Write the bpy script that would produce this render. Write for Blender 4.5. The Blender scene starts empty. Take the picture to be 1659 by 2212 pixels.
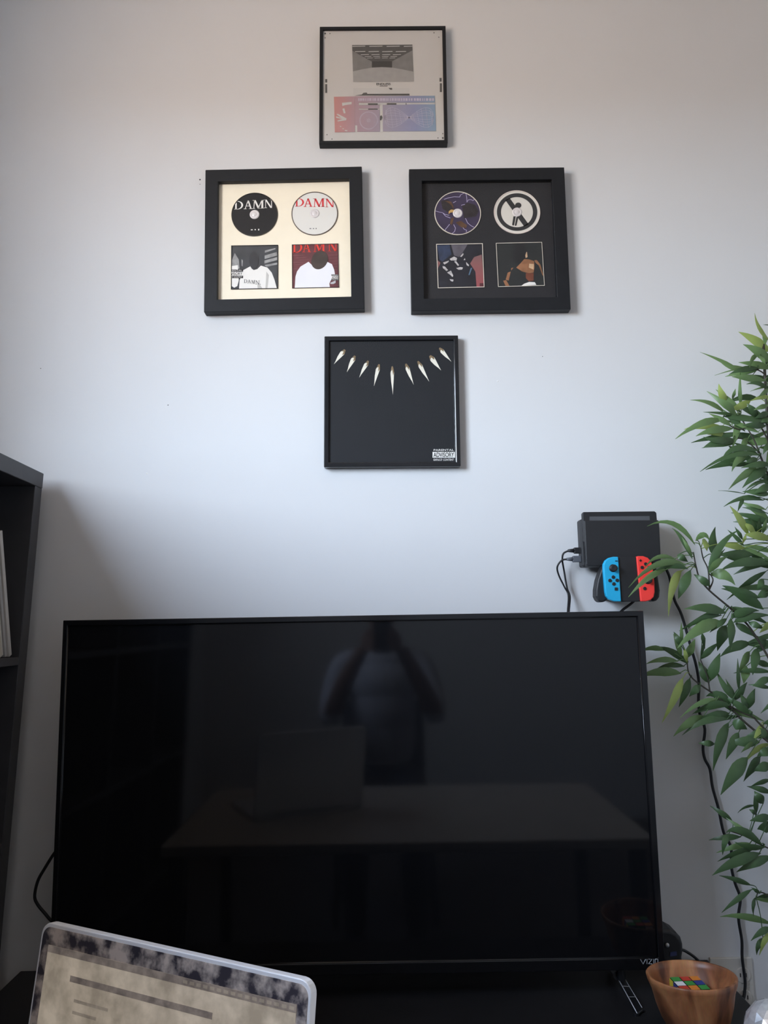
import bpy, bmesh, math, random
from mathutils import Vector, Matrix

random.seed(7)
SC = bpy.context.scene
COL = SC.collection
PI = math.pi

# ------------------------------------------------------------------ camera
FPX, IW, IH = 1700.0, 1659.0, 2212.0
CAM_POS = Vector((0.0, 0.0, 1.30))
CAM_ROT = Matrix.Rotation(PI/2 + math.radians(8.0), 3, 'X') @ Matrix.Rotation(math.radians(-0.95), 3, 'Z')
cd = bpy.data.cameras.new('camera'); cam = bpy.data.objects.new('camera', cd); COL.objects.link(cam)
cd.sensor_fit = 'VERTICAL'; cd.sensor_height = 24.0; cd.sensor_width = 18.0
cd.lens = FPX/IH*24.0; cd.clip_start = 0.02
cam.matrix_world = Matrix.Translation(CAM_POS) @ CAM_ROT.to_4x4()
SC.camera = cam

# ------------------------------------------------------------------ world: daylight sky above, sunlit ground below
SKY_STRENGTH = 30.0
w = bpy.data.worlds.new('daylight'); SC.world = w; w.use_nodes = True
nt = w.node_tree; nt.nodes.clear()
o_ = nt.nodes.new('ShaderNodeOutputWorld'); b_ = nt.nodes.new('ShaderNodeBackground')
tc = nt.nodes.new('ShaderNodeTexCoord'); sx = nt.nodes.new('ShaderNodeSeparateXYZ')
mr = nt.nodes.new('ShaderNodeMapRange'); rp = nt.nodes.new('ShaderNodeValToRGB')
mr.inputs['From Min'].default_value = -1; mr.inputs['From Max'].default_value = 1
nt.links.new(tc.outputs['Generated'], sx.inputs[0]); nt.links.new(sx.outputs['Z'], mr.inputs['Value'])
nt.links.new(mr.outputs[0], rp.inputs[0]); nt.links.new(rp.outputs[0], b_.inputs[0]); nt.links.new(b_.outputs[0], o_.inputs[0])
e = rp.color_ramp.elements
GROUND, HORIZON, ZENITH = (0.345, 0.272, 0.21, 1), (0.80, 0.90, 1.0, 1), (0.28, 0.42, 0.70, 1)
e[0].position = 0.0; e[0].color = GROUND
e[1].position = 1.0; e[1].color = ZENITH
n = e.new(0.49); n.color = GROUND
n = e.new(0.51); n.color = HORIZON
b_.inputs['Strength'].default_value = SKY_STRENGTH

# the room's window (opening in the left wall) guides the daylight sampling
WX, WY0, WY1, WZ0, WZ1 = -1.22, -0.25, 0.85, 1.70, 2.70
ld = bpy.data.lights.new('window_left_offscreen', 'AREA'); ld.shape = 'RECTANGLE'
ld.size = WZ1 - WZ0; ld.size_y = WY1 - WY0
try: ld.cycles.is_portal = True
except Exception: pass
lo = bpy.data.objects.new('window_left_offscreen', ld); COL.objects.link(lo)
lo.location = (WX - 0.02, (WY0 + WY1)/2, (WZ0 + WZ1)/2); lo.rotation_euler = (0, -PI/2, 0)

vs = SC.view_settings
SC.display_settings.display_device = 'sRGB'
vs.view_transform = 'Standard'; vs.look = 'None'; vs.gamma = 1.0; vs.use_curve_mapping = False
vs.exposure = 0.54

# ------------------------------------------------------------------ helpers
def ray(px, py):
    return CAM_ROT @ Vector(((px - 829.5)/FPX, -(py - 1106.0)/FPX, -1.0))
def P(px, py, y):                      # pixel -> point on the vertical plane y
    d = ray(px, py); return CAM_POS + d*(y/d.y)
def PZ(px, py, z):                     # pixel -> point on the horizontal plane z
    d = ray(px, py); return CAM_POS + d*((z - CAM_POS.z)/d.z)
def crop(x0, y0, s):
    return lambda x, y: (x0 + x/s, y0 + y/s)
def lin(c):
    c = c/255.0
    return c/12.92 if c <= 0.04045 else ((c + 0.055)/1.055)**2.4
def rgb(r, g, b): return (lin(r), lin(g), lin(b), 1.0)

def mat(name, col, rough=0.6, metal=0.0, spec=0.5, var=0.0, vscale=20.0, bump=0.0, bscale=200.0, trans=0.0, coat=0.0):
    m = bpy.data.materials.new(name); m.use_nodes = True
    t = m.node_tree; p = t.nodes['Principled BSDF']
    p.inputs['Base Color'].default_value = col
    p.inputs['Roughness'].default_value = rough
    p.inputs['Metallic'].default_value = metal
    p.inputs['Specular IOR Level'].default_value = spec
    p.inputs['Coat Weight'].default_value = coat
    tco = t.nodes.new('ShaderNodeTexCoord')
    if var > 0:
        nz = t.nodes.new('ShaderNodeTexNoise'); nz.inputs['Scale'].default_value = vscale; nz.inputs['Detail'].default_value = 4
        r = t.nodes.new('ShaderNodeValToRGB')
        a = [c*(1 - var) for c in col[:3]] + [1]; b = [min(1, c*(1 + var)) for c in col[:3]] + [1]
        r.color_ramp.elements[0].position = 0.3; r.color_ramp.elements[0].color = a
        r.color_ramp.elements[1].position = 0.7; r.color_ramp.elements[1].color = b
        t.links.new(tco.outputs['Object'], nz.inputs['Vector']); t.links.new(nz.outputs['Fac'], r.inputs[0])
        t.links.new(r.outputs[0], p.inputs['Base Color'])
    if bump > 0:
        nb = t.nodes.new('ShaderNodeTexNoise'); nb.inputs['Scale'].default_value = bscale
        bp = t.nodes.new('ShaderNodeBump'); bp.inputs['Strength'].default_value = bump; bp.inputs['Distance'].default_value = 0.001
        t.links.new(tco.outputs['Object'], nb.inputs['Vector']); t.links.new(nb.outputs['Fac'], bp.inputs['Height'])
        t.links.new(bp.outputs[0], p.inputs['Normal'])
    if trans > 0:
        tr = t.nodes.new('ShaderNodeBsdfTranslucent'); mx = t.nodes.new('ShaderNodeMixShader')
        tr.inputs['Color'].default_value = [min(1, c*1.35) for c in col[:3]] + [1]
        mx.inputs[0].default_value = trans
        out = t.nodes['Material Output']
        t.links.new(p.outputs[0], mx.inputs[1]); t.links.new(tr.outputs[0], mx.inputs[2]); t.links.new(mx.outputs[0], out.inputs[0])
    return m

def glass_mat(name, base=0.04, edge=0.5, rough=0.02):
    m = bpy.data.materials.new(name); m.use_nodes = True
    t = m.node_tree; t.nodes.clear()
    out = t.nodes.new('ShaderNodeOutputMaterial'); mx = t.nodes.new('ShaderNodeMixShader')
    tr = t.nodes.new('ShaderNodeBsdfTransparent'); gl = t.nodes.new('ShaderNodeBsdfGlossy')
    gl.inputs['Roughness'].default_value = rough
    lw = t.nodes.new('ShaderNodeLayerWeight'); pw = t.nodes.new('ShaderNodeMath'); pw.operation = 'POWER'; pw.inputs[1].default_value = 4
    ma = t.nodes.new('ShaderNodeMath'); ma.operation = 'MULTIPLY_ADD'; ma.inputs[1].default_value = edge; ma.inputs[2].default_value = base
    t.links.new(lw.outputs['Facing'], pw.inputs[0]); t.links.new(pw.outputs[0], ma.inputs[0]); t.links.new(ma.outputs[0], mx.inputs[0])
    t.links.new(tr.outputs[0], mx.inputs[1]); t.links.new(gl.outputs[0], mx.inputs[2]); t.links.new(mx.outputs[0], out.inputs[0])
    return m

def ramp_mat(name, axis, lo, hi, stops, rough=0.5):
    m = bpy.data.materials.new(name); m.use_nodes = True
    t = m.node_tree; p = t.nodes['Principled BSDF']; p.inputs['Roughness'].default_value = rough
    tco = t.nodes.new('ShaderNodeTexCoord'); s = t.nodes.new('ShaderNodeSeparateXYZ'); r = t.nodes.new('ShaderNodeMapRange')
    r.inputs['From Min'].default_value = lo; r.inputs['From Max'].default_value = hi
    cr = t.nodes.new('ShaderNodeValToRGB'); el = cr.color_ramp.elements
    el[0].position = stops[0][0]; el[0].color = stops[0][1]; el[1].position = stops[-1][0]; el[1].color = stops[-1][1]
    for q, c in stops[1:-1]:
        z = el.new(q); z.color = c
    t.links.new(tco.outputs['Object'], s.inputs[0]); t.links.new(s.outputs[axis], r.inputs['Value'])
    t.links.new(r.outputs[0], cr.inputs[0]); t.links.new(cr.outputs[0], p.inputs['Base Color'])
    return m

class MB:
    def __init__(s): s.v = []; s.f = []
    def add(s, vs, fs):
        k = len(s.v); s.v += [Vector(q) for q in vs]; s.f += [[i + k for i in f] for f in fs]; return s
    def box(s, x0, x1, y0, y1, z0, z1):
        return s.add([(x0,y0,z0),(x1,y0,z0),(x1,y1,z0),(x0,y1,z0),(x0,y0,z1),(x1,y0,z1),(x1,y1,z1),(x0,y1,z1)],
                     [(3,2,1,0),(4,5,6,7),(0,1,5,4),(1,2,6,5),(2,3,7,6),(3,0,4,7)])
    def tube(s, pts, r, n=8, cap=True):
        pts = [Vector(p) for p in pts]; rings = []
        rr = r if isinstance(r, (list, tuple)) else [r]*len(pts)
        prev = None
        for i, p in enumerate(pts):
            t = (pts[min(i+1, len(pts)-1)] - pts[max(i-1, 0)])
            if t.length < 1e-9: t = Vector((0,0,1))
            t.normalize()
            if prev is None:
                a = t.cross(Vector((0,1,0)))
                if a.length < 1e-3: a = t.cross(Vector((1,0,0)))
            else: a = prev - t*prev.dot(t)
            a.normalize(); prev = a; b = t.cross(a)
            rings.append([p + (a*math.cos(2*PI*k/n) + b*math.sin(2*PI*k/n))*rr[i] for k in range(n)])
        k0 = len(s.v)
        for rg in rings: s.v += rg
        for i in range(len(pts)-1):
            for k in range(n):
                a = k0 + i*n; b = a + n; k2 = (k+1) % n
                s.f.append([a+k, a+k2, b+k2, b+k])
        if cap:
            s.f.append([k0 + k for k in range(n)][::-1]); s.f.append([k0 + (len(pts)-1)*n + k for k in range(n)])
        return s
    def lathe(s, prof, n=32, M=None):       # profile (r, h) about +Z, M maps to place
        M = M or Matrix.Identity(4); k0 = len(s.v)
        for r, h in prof:
            for k in range(n):
                s.v.append(M @ Vector((r*math.cos(2*PI*k/n), r*math.sin(2*PI*k/n), h)))
        for i in range(len(prof)-1):
            for k in range(n):
                a = k0 + i*n; b = a + n; k2 = (k+1) % n
                s.f.append([a+k, a+k2, b+k2, b+k])
        return s
    def prism(s, pts, d):                   # 3D polygon pushed along vector d
        pts = [Vector(p) for p in pts]; d = Vector(d); n = len(pts); k0 = len(s.v)
        s.v += pts + [p + d for p in pts]
        s.f.append(list(range(k0, k0+n))); s.f.append(list(range(k0+n, k0+2*n))[::-1])
        for i in range(n):
            j = (i+1) % n; s.f.append([k0+j, k0+i, k0+n+i, k0+n+j])
        return s
    def build(s, name, m, parent=None, smooth=False, bevel=0.0, seg=2, fix=True, off=None):
        me = bpy.data.meshes.new(name)
        vv = [v - Vector(off) for v in s.v] if off is not None else s.v
        me.from_pydata(vv, [], s.f); me.update()
        if fix:
            bm = bmesh.new(); bm.from_mesh(me)
            bmesh.ops.recalc_face_normals(bm, faces=bm.faces); bm.to_mesh(me); bm.free()
        ob = bpy.data.objects.new(name, me); COL.objects.link(ob)
        if m: me.materials.append(m)
        if smooth: me.shade_smooth()
        if bevel > 0:
            md = ob.modifiers.new('bevel', 'BEVEL'); md.width = bevel; md.segments = seg; md.limit_method = 'ANGLE'; md.angle_limit = math.radians(40)
        if parent is not None: ob.parent = parent
        return ob

def tag(o, label, cat, group=None):
    o['label'] = label; o['category'] = cat
    if group: o['group'] = group
    return o
def struct(o): o['kind'] = 'structure'; return o
def thing(name, label, cat, loc=(0,0,0), rot=(0,0,0), group=None):
    o = bpy.data.objects.new(name, None); COL.objects.link(o); o.empty_display_size = 0.05
    o.location = loc; o.rotation_euler = rot
    return tag(o, label, cat, group)
def smooth_path(pts, k=6):
    pts = [Vector(p) for p in pts]; out = []
    for i in range(len(pts)-1):
        p0 = pts[max(i-1,0)]; p1 = pts[i]; p2 = pts[i+1]; p3 = pts[min(i+2,len(pts)-1)]
        for j in range(k):
            t = j/k
            out.append(0.5*((2*p1) + (p2-p0)*t + (2*p0-5*p1+4*p2-p3)*t*t + (3*p1-p0-3*p2+p3)*t**3))
    out.append(pts[-1]); return out
def cable(name, pts, r, m, label=None, cat='cable', parent=None, group=None, k=6):
    o = MB().tube(smooth_path(pts, k), r, 8).build(name, m, parent, smooth=True)
    if label: tag(o, label, cat, group)
    return o

# ------------------------------------------------------------------ materials
M_wall = mat('wall_paint', rgb(215, 216, 218), 0.75, var=0.012, vscale=3, bump=0.06, bscale=350)
M_ceil = mat('ceiling_paint', rgb(232, 230, 226), 0.85, var=0.01, vscale=3)
M_floor = mat('floor_dark_carpet', rgb(78, 72, 68), 0.9, var=0.15, vscale=6)
M_trim = mat('trim_white', rgb(225, 224, 220), 0.5, var=0.01)
M_frameblk = mat('frame_black', rgb(30, 32, 36), 0.5, spec=0.25, var=0.08, vscale=60, bump=0.05, bscale=600)
M_frameglo = mat('frame_gloss_black', rgb(30, 32, 36), 0.12, var=0.05, vscale=60)
M_mat_cream = mat('mat_cream', rgb(248, 238, 216), 0.8, var=0.015, vscale=30, bump=0.05, bscale=900)
M_mat_black = mat('mat_black', rgb(48, 48, 51), 0.85, spec=0.2, var=0.05, vscale=40, bump=0.05, bscale=900)
M_glass = glass_mat('picture_glass', 0.012, 0.35)
M_winglass = glass_mat('window_glass', 0.03, 0.5)
M_tvblk = mat('tv_black', rgb(22, 23, 26), 0.3, var=0.05)
M_tvbezel = mat('tv_bezel_gloss', rgb(20, 21, 24), 0.16, var=0.03)
M_screen = mat('tv_screen', rgb(18, 19, 22), 0.06, spec=0.45, var=0.02)
M_silver = mat('silver_print', rgb(190, 192, 196), 0.4, 0.3, var=0.02)
M_stand = mat('stand_black_wood', rgb(24, 24, 27), 0.5, var=0.12, vscale=25, bump=0.05)
M_shelf = mat('shelf_blackbrown', rgb(58, 58, 61), 0.45, var=0.08, vscale=25)
M_plastic = mat('black_plastic', rgb(32, 33, 36), 0.5, var=0.05, vscale=80, bump=0.04, bscale=1500)
M_plastic2 = mat('charcoal_plastic', rgb(52, 54, 58), 0.45, var=0.05, vscale=80)
M_rubber = mat('cable_rubber', rgb(24, 25, 29), 0.5, var=0.06)
M_greyplug = mat('grey_plug_plastic', rgb(88, 92, 100), 0.5, var=0.05)
M_blue = mat('controller_blue', rgb(32, 172, 220), 0.45, var=0.02)
M_red = mat('controller_red', rgb(250, 64, 58), 0.45, var=0.02)
M_white = mat('white_print', rgb(236, 234, 230), 0.55, var=0.01)
M_black = mat('black_print', rgb(28, 29, 33), 0.55, spec=0.25, var=0.03)
M_redprint = mat('red_print', rgb(214, 52, 60), 0.5, var=0.03)
M_redink = mat('scarlet_print', rgb(226, 62, 50), 0.5, var=0.03)
M_greyprint = mat('grey_print', rgb(120, 120, 122), 0.6, var=0.06, vscale=60)
M_hub = mat('clear_hub_plastic', rgb(220, 214, 214), 0.2, var=0.02)
M_alu = mat('aluminium', rgb(225, 225, 228), 0.3, 0.75, var=0.01)
M_rim = mat('laptop_rim', rgb(252, 252, 254), 0.3, 0.2, var=0.01)
M_plate = mat('outlet_plate', rgb(206, 203, 197), 0.4, var=0.01)
M_pot = mat('pot_ceramic', rgb(210, 208, 204), 0.4, var=0.03)
M_soil = mat('soil', rgb(60, 45, 35), 0.9, var=0.3, vscale=60)
M_stem = mat('stem_dark', rgb(52, 48, 40), 0.6, var=0.2, vscale=30)
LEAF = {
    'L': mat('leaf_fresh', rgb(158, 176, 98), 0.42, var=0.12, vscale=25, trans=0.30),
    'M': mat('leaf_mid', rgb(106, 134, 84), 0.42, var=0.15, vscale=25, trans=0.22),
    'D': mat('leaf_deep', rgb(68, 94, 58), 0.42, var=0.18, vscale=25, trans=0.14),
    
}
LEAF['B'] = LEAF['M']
def wood_mat():
    m = bpy.data.materials.new('bowl_wood'); m.use_nodes = True
    t = m.node_tree; p = t.nodes['Principled BSDF']; p.inputs['Roughness'].default_value = 0.38
    c = t.nodes.new('ShaderNodeTexCoord'); mp = t.nodes.new('ShaderNodeMapping'); mp.inputs['Scale'].default_value = (16, 9, 3)
    mp.inputs['Rotation'].default_value = (0.25, 0.35, 0.3)
    n1 = t.nodes.new('ShaderNodeTexNoise'); n1.inputs['Scale'].default_value = 1.6; n1.inputs['Detail'].default_value = 5; n1.inputs['Distortion'].default_value = 0.9
    n2 = t.nodes.new('ShaderNodeTexNoise'); n2.inputs['Scale'].default_value = 22; n2.inputs['Detail'].default_value = 3
    r = t.nodes.new('ShaderNodeValToRGB'); el = r.color_ramp.elements
    el[0].position = 0.32; el[0].color = rgb(98, 58, 38); el[1].position = 0.72; el[1].color = rgb(214, 154, 104)
    q = el.new(0.5); q.color = rgb(168, 108, 70)
    mx = t.nodes.new('ShaderNodeMixRGB'); mx.blend_type = 'MULTIPLY'; mx.inputs[0].default_value = 0.3
    t.links.new(c.outputs['Object'], mp.inputs[0]); t.links.new(mp.outputs[0], n1.inputs['Vector']); t.links.new(mp.outputs[0], n2.inputs['Vector'])
    t.links.new(n1.outputs['Fac'], r.inputs[0]); t.links.new(r.outputs[0], mx.inputs[1]); t.links.new(n2.outputs['Color'], mx.inputs[2])
    t.links.new(mx.outputs[0], p.inputs['Base Color'])
    return m
M_bowl = wood_mat()

# ------------------------------------------------------------------ the room
WALL = 1.88
RX0, RX1, RY0, RY1, RZ = WX, 2.3, -2.0, WALL, 3.08
struct(MB().box(RX0-0.12, RX1+0.12, WALL, WALL+0.12, 0, RZ).build('wall_back', M_wall))
m_ = MB()
m_.box(RX0-0.12, RX0, RY0, WY0, 0, RZ); m_.box(RX0-0.12, RX0, WY1, RY1, 0, RZ)
m_.box(RX0-0.12, RX0, WY0, WY1, 0, WZ0); m_.box(RX0-0.12, RX0, WY0, WY1, WZ1, RZ)
struct(m_.build('wall_left', M_wall, fix=False))
struct(MB().box(RX1, RX1+0.12, RY0, RY1, 0, RZ).build('wall_right', M_wall))
struct(MB().box(RX0-0.12, RX1+0.12, RY0-0.12, RY0, 0, RZ).build('wall_front', M_wall))
struct(MB().box(RX0-0.12, RX1+0.12, RY0-0.12, WALL+0.12, -0.1, 0).build('floor', M_floor))
struct(MB().box(RX0-0.12, RX1+0.12, RY0-0.12, WALL+0.12, RZ, RZ+0.1).build('ceiling', M_ceil))
struct(MB().box(RX0, RX1, WALL-0.014, WALL, 0, 0.09).build('baseboard_back', M_trim, bevel=0.004))
struct(MB().box(RX1-0.014, RX1, RY0, WALL-0.014, 0, 0.09).build('baseboard_right', M_trim, bevel=0.004))
# window: frame, mullion, panes, sill
win = bpy.data.objects.new('window_1', None); COL.objects.link(win); struct(win); win.location = (WX, (WY0+WY1)/2, WZ0)
def wl(mb, name, m, **k): return mb.build(name, m, win, off=win.location, **k)
fx0, fx1, fw = WX-0.10, WX-0.05, 0.035
for a in ((WY0, WY0+fw, WZ0, WZ1), (WY1-fw, WY1, WZ0, WZ1), (WY0+fw, WY1-fw, WZ0, WZ0+fw), (WY0+fw, WY1-fw, WZ1-fw, WZ1)):
    wl(MB().box(fx0, fx1, *a), 'window_frame', M_trim, bevel=0.003)
ym = (WY0+WY1)/2
wl(MB().box(fx0, fx1, ym-0.02, ym+0.02, WZ0+fw, WZ1-fw), 'mullion', M_trim, bevel=0.003)
for a, b in ((WY0+fw, ym-0.02), (ym+0.02, WY1-fw)):
    wl(MB().add([(WX-0.075,a,WZ0+fw),(WX-0.075,b,WZ0+fw),(WX-0.075,b,WZ1-fw),(WX-0.075,a,WZ1-fw)], [(0,1,2,3)]), 'window_pane', M_winglass)
# small marks in the paint of the back wall
wb = bpy.data.objects['wall_back']
for (x, y, r, mm) in ((432,388,0.0022,M_black),(432,398,0.0013,M_greyprint),(88,796,0.0014,M_greyprint),(363,875,0.0015,M_greyprint),(1075,824,0.0018,M_white),(317,1023,0.002,M_white),(1172,770,0.0012,M_greyprint)):
    q = P(x, y, WALL); MB().lathe([(0.0001,0.0008),(r*0.7,0.0007),(r,-0.0003)], 10, Matrix.Translation(q) @ Matrix.Rotation(PI/2,4,'X')).build('nail_hole', mm, wb, smooth=True)

# ------------------------------------------------------------------ flat print helpers (pictures)
def clip_poly(sub, conv):
    a = sum(conv[i][0]*conv[(i+1)%len(conv)][1] - conv[(i+1)%len(conv)][0]*conv[i][1] for i in range(len(conv)))
    if a < 0: conv = conv[::-1]
    out = sub
    for i in range(len(conv)):
        A, B = conv[i], conv[(i+1)%len(conv)]; inp = out; out = []
        def side(p): return (B[0]-A[0])*(p[1]-A[1]) - (B[1]-A[1])*(p[0]-A[0])
        for j in range(len(inp)):
            p, q = inp[j], inp[(j+1)%len(inp)]; sp, sq = side(p), side(q)
            if sp >= 0: out.append(p)
            if (sp >= 0) != (sq >= 0):
                t = sp/(sp - sq); out.append((p[0]+(q[0]-p[0])*t, p[1]+(q[1]-p[1])*t))
        if len(out) < 3: return []
    return out
def text_tris(s, bold=0.0):
    c = bpy.data.curves.new('t', 'FONT'); c.body = s; c.size = 1.0; c.offset = bold
    ob = bpy.data.objects.new('t', c); COL.objects.link(ob)
    dg = bpy.context.evaluated_depsgraph_get(); me = bpy.data.meshes.new_from_object(ob.evaluated_get(dg))
    me.calc_loop_triangles()
    tr = [[(me.vertices[i].co.x, me.vertices[i].co.y) for i in t.vertices] for t in me.loop_triangles]
    bpy.data.objects.remove(ob); bpy.data.curves.remove(c); bpy.data.meshes.remove(me)
    xs = [p[0] for t in tr for p in t]; ys = [p[1] for t in tr for p in t]
    x0, x1, y0, y1 = min(xs), max(xs), min(ys), max(ys)
    return [[((p[0]-x0)/(x1-x0), (p[1]-y0)/(y1-y0)) for p in t] for t in tr]
def arc_pts(cx, cy, rx, ry, a0, a1, n):
    return [(cx + rx*math.cos(math.radians(a0+(a1-a0)*i/n)), cy + ry*math.sin(math.radians(a0+(a1-a0)*i/n))) for i in range(n+1)]
def q4(x0,y0,x1,y1,w):                     # slanted stroke as a quad of horizontal width w
    return [(x0,y0),(x0+w,y0),(x1+w,y1),(x1,y1)]
def serif(ch):
    r = lambda a,b,c,d: [(a,c),(b,c),(b,d),(a,d)]
    if ch == 'D':
        o = arc_pts(0.34,0.5,0.64,0.5,-90,90,12); i = arc_pts(0.34,0.5,0.44,0.44,-90,90,12)
        s = [[o[k],o[k+1],i[k+1],i[k]] for k in range(12)]
        return s + [r(0.10,0.27,0,1), r(0,0.36,0,0.055), r(0,0.36,0.945,1)]
    if ch == 'A':
        return [q4(0.12,0.03,0.46,1,0.09), q4(0.74,0.03,0.42,1,0.17), r(0.26,0.76,0.32,0.38), r(0,0.32,0,0.05), r(0.62,1,0,0.05)]
    if ch == 'M':
        return [q4(0.08,0.03,0.14,1,0.06), q4(0.46,0.0,0.10,1,0.17), q4(0.46,0.0,0.78,1,0.07), r(0.77,0.93,0,1), r(0,0.22,0,0.05), r(0.68,1,0,0.05), r(0.0,0.2,0.95,1), r(0.78,1,0.95,1)]
    if ch == 'N':
        return [r(0.12,0.19,0,1), q4(0.72,0,0.06,1,0.2), r(0.82,0.90,0,1), r(0,0.32,0,0.05), r(0,0.22,0.95,1), r(0.7,1.02,0.95,1)]
    return [r(0,1,0,1)]

class Board:                               # a picture on the back wall: local x right, z up, -y towards the room
    def __init__(s, name, corners, depth, label):
        q = [P(x, y, WALL - depth) for x, y in corners]
        c = sum(q, Vector())/4; u = (q[1]-q[0]+q[2]-q[3])
        s.tilt = math.atan2(u.z, u.x); s.w = ((q[1]-q[0]).length+(q[2]-q[3]).length)/2; s.h = ((q[0]-q[3]).length+(q[1]-q[2]).length)/2
        s.o = thing(name, label, 'picture frame', (c.x, WALL, c.z), (0, -s.tilt, 0), 'framed records on the back wall')
        s.inv = (Matrix.Translation((c.x, WALL, c.z)) @ Matrix.Rotation(-s.tilt, 4, 'Y')).inverted()
    def uv(s, px, py, d):
        v = s.inv @ P(px, py, WALL - d); return (v.x, v.z)
    def poly(s, name, polys, m, parent, d):
        b = MB()
        for pl in polys:
            if len(pl) < 3: continue
            a = sum(pl[i][0]*pl[(i+1)%len(pl)][1]-pl[(i+1)%len(pl)][0]*pl[i][1] for i in range(len(pl)))
            if a < 0: pl = pl[::-1]
            b.add([(x, -d, z) for x, z in pl], [tuple(range(len(pl)))])
        return b.build(name, m, parent, fix=False)
    def px(s, name, polys, cr, m, parent, d, clip=None):
        pp = [[s.uv(*cr(*p), d) for p in pl] for pl in polys]
        if clip: pp = [clip_poly(p, clip) for p in pp]
        if name in ('print', 'disc_print'):
            for p in pp:
                if len(p) > 2: s.poly(name, [p], m, parent, d)
            return None
        return s.poly(name, pp, m, parent, d)
    def text(s, name, txt, box, cr, m, parent, d, bold=0.0, clip=None):
        x0, z0 = s.uv(*cr(box[0], box[3]), d); x1, z1 = s.uv(*cr(box[2], box[1]), d)
        tr = [[(x0+(x1-x0)*a, z0+(z1-z0)*b) for a, b in t] for t in text_tris(txt, bold)]
        if clip: tr = [clip_poly(t, clip) for t in tr]
        return s.poly(name, tr, m, parent, d)
    def serif(s, name, letters, cr, m, parent, d, clip=None):
        out = []
        for ch, x0p, y0p, x1p, y1p in letters:
            x0, z0 = s.uv(*cr(x0p, y1p), d); x1, z1 = s.uv(*cr(x1p, y0p), d)
            for pl in serif(ch):
                t = [(x0+(x1-x0)*a, z0+(z1-z0)*b) for a, b in pl]
                if clip: t = clip_poly(t, clip)
                if t: out.append(t)
        return s.poly(name, out, m, parent, d)
    def ring(s, inner_w, depth, m, recess, glass_d, bevel=0.0015):
        W, H, iw = s.w/2, s.h/2, inner_w
        lo = [(-W,-H),(W,-H),(W,H),(-W,H)]; li = [(-W+iw,-H+iw),(W-iw,-H+iw),(W-iw,H-iw),(-W+iw,H-iw)]
        v = [(x,-depth,z) for x,z in lo] + [(x,-depth,z) for x,z in li] + [(x,0,z) for x,z in lo] + [(x,-(depth-recess),z) for x,z in li]
        f = []
        for i in range(4):
            j = (i+1)%4; f += [(i,j,4+j,4+i), (j,i,8+i,8+j), (4+i,4+j,12+j,12+i)]
        f += [(12,13,14,15), (11,10,9,8)]
        b = MB().add(v, f); fr = b.build('frame', m, s.o, bevel=bevel)
        g = [(x, -glass_d, z) for x, z in li]
        MB().add(g, [(0,1,2,3)]).build('glass_pane', M_glass, s.o, fix=False)
        return li
def disc_mesh(cx, cz, y, r0, r1, n=48):     # flat annulus, local board coords
    a = [(cx+r0*math.cos(2*PI*k/n), -y, cz+r0*math.sin(2*PI*k/n)) for k in range(n)]
    b = [(cx+r1*math.cos(2*PI*k/n), -y, cz+r1*math.sin(2*PI*k/n)) for k in range(n)]
    return MB().add(a+b, [(k, n+k, n+(k+1)%n, (k+1)%n) for k in range(n)][::1])
def circle(cx, cz, r, n=48): return [(cx+r*math.cos(2*PI*k/n), cz+r*math.sin(2*PI*k/n)) for k in range(n)]
def ribbon(pts, w):
    out = []
    for i in range(len(pts)-1):
        a, b = Vector(pts[i]), Vector(pts[i+1]); t = (b-a)
        if t.length < 1e-9: continue
        t.normalize(); nrm = Vector((-t.y, t.x))*w/2
        out.append([tuple(a-nrm), tuple(b-nrm), tuple(b+nrm), tuple(a+nrm)])
    return out
R4 = lambda a,b,c,d: [(a,b),(c,b),(c,d),(a,d)]

def advisory(B, box, cr, parent, d, clip=None, strips=True):
    x0, y0, x1, y1 = box; h = y1-y0
    if strips: B.px('label_strip', [R4(x0,y0,x1,y1)], cr, M_black, parent, d, clip)
    B.px('label_panel', [R4(x0,y0+h*0.26,x1,y0+h*0.72)], cr, M_white, parent, d+0.0003, clip)
    B.text('label_lettering', 'PARENTAL', (x0+(x1-x0)*0.05,y0+h*0.03,x1-(x1-x0)*0.05,y0+h*0.19), cr, M_white, parent, d+0.0003, 0.01, clip)
    B.text('label_lettering', 'ADVISORY', (x0+(x1-x0)*0.04,y0+h*0.30,x1-(x1-x0)*0.04,y0+h*0.68), cr, M_black, parent, d+0.0006, 0.015, clip)
    B.text('label_lettering', 'EXPLICIT CONTENT', (x0+(x1-x0)*0.05,y0+h*0.79,x1-(x1-x0)*0.05,y0+h*0.97), cr, M_white, parent, d+0.0003, 0.008, clip)

def rebuild_disc(B, cpx, rpx, cr, face_m, rim_m, hub_m, mat_d):
    cx, cz = B.uv(*cr(*cpx), mat_d); ex, ez = B.uv(*cr(cpx[0]+rpx, cpx[1]), mat_d); r = ex - cx
    loc = Matrix.Translation((cx, -mat_d, cz)) @ Matrix.Rotation(PI/2, 4, 'X')
    dk = MB().lathe([(r*0.16,0.0), (r*0.16,0.0012), (r*0.965,0.0012), (r*0.97,0.0)], 64, loc).build('compact_disc', face_m, B.o)
    MB().lathe([(r*0.966,0.0), (r*0.97,0.0022), (r,0.0022), (r*1.004,0.0)], 64, loc).build('disc_rim', rim_m, dk, smooth=False)
    MB().lathe([(r*0.21,0.0012), (r*0.20,0.0022), (r*0.14,0.0026), (r*0.125,0.0018), (r*0.10,0.0030), (0.0001,0.0034)], 32, loc).build('disc_hub', hub_m, dk, smooth=True)
    return dk, (cx, cz, r)

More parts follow.
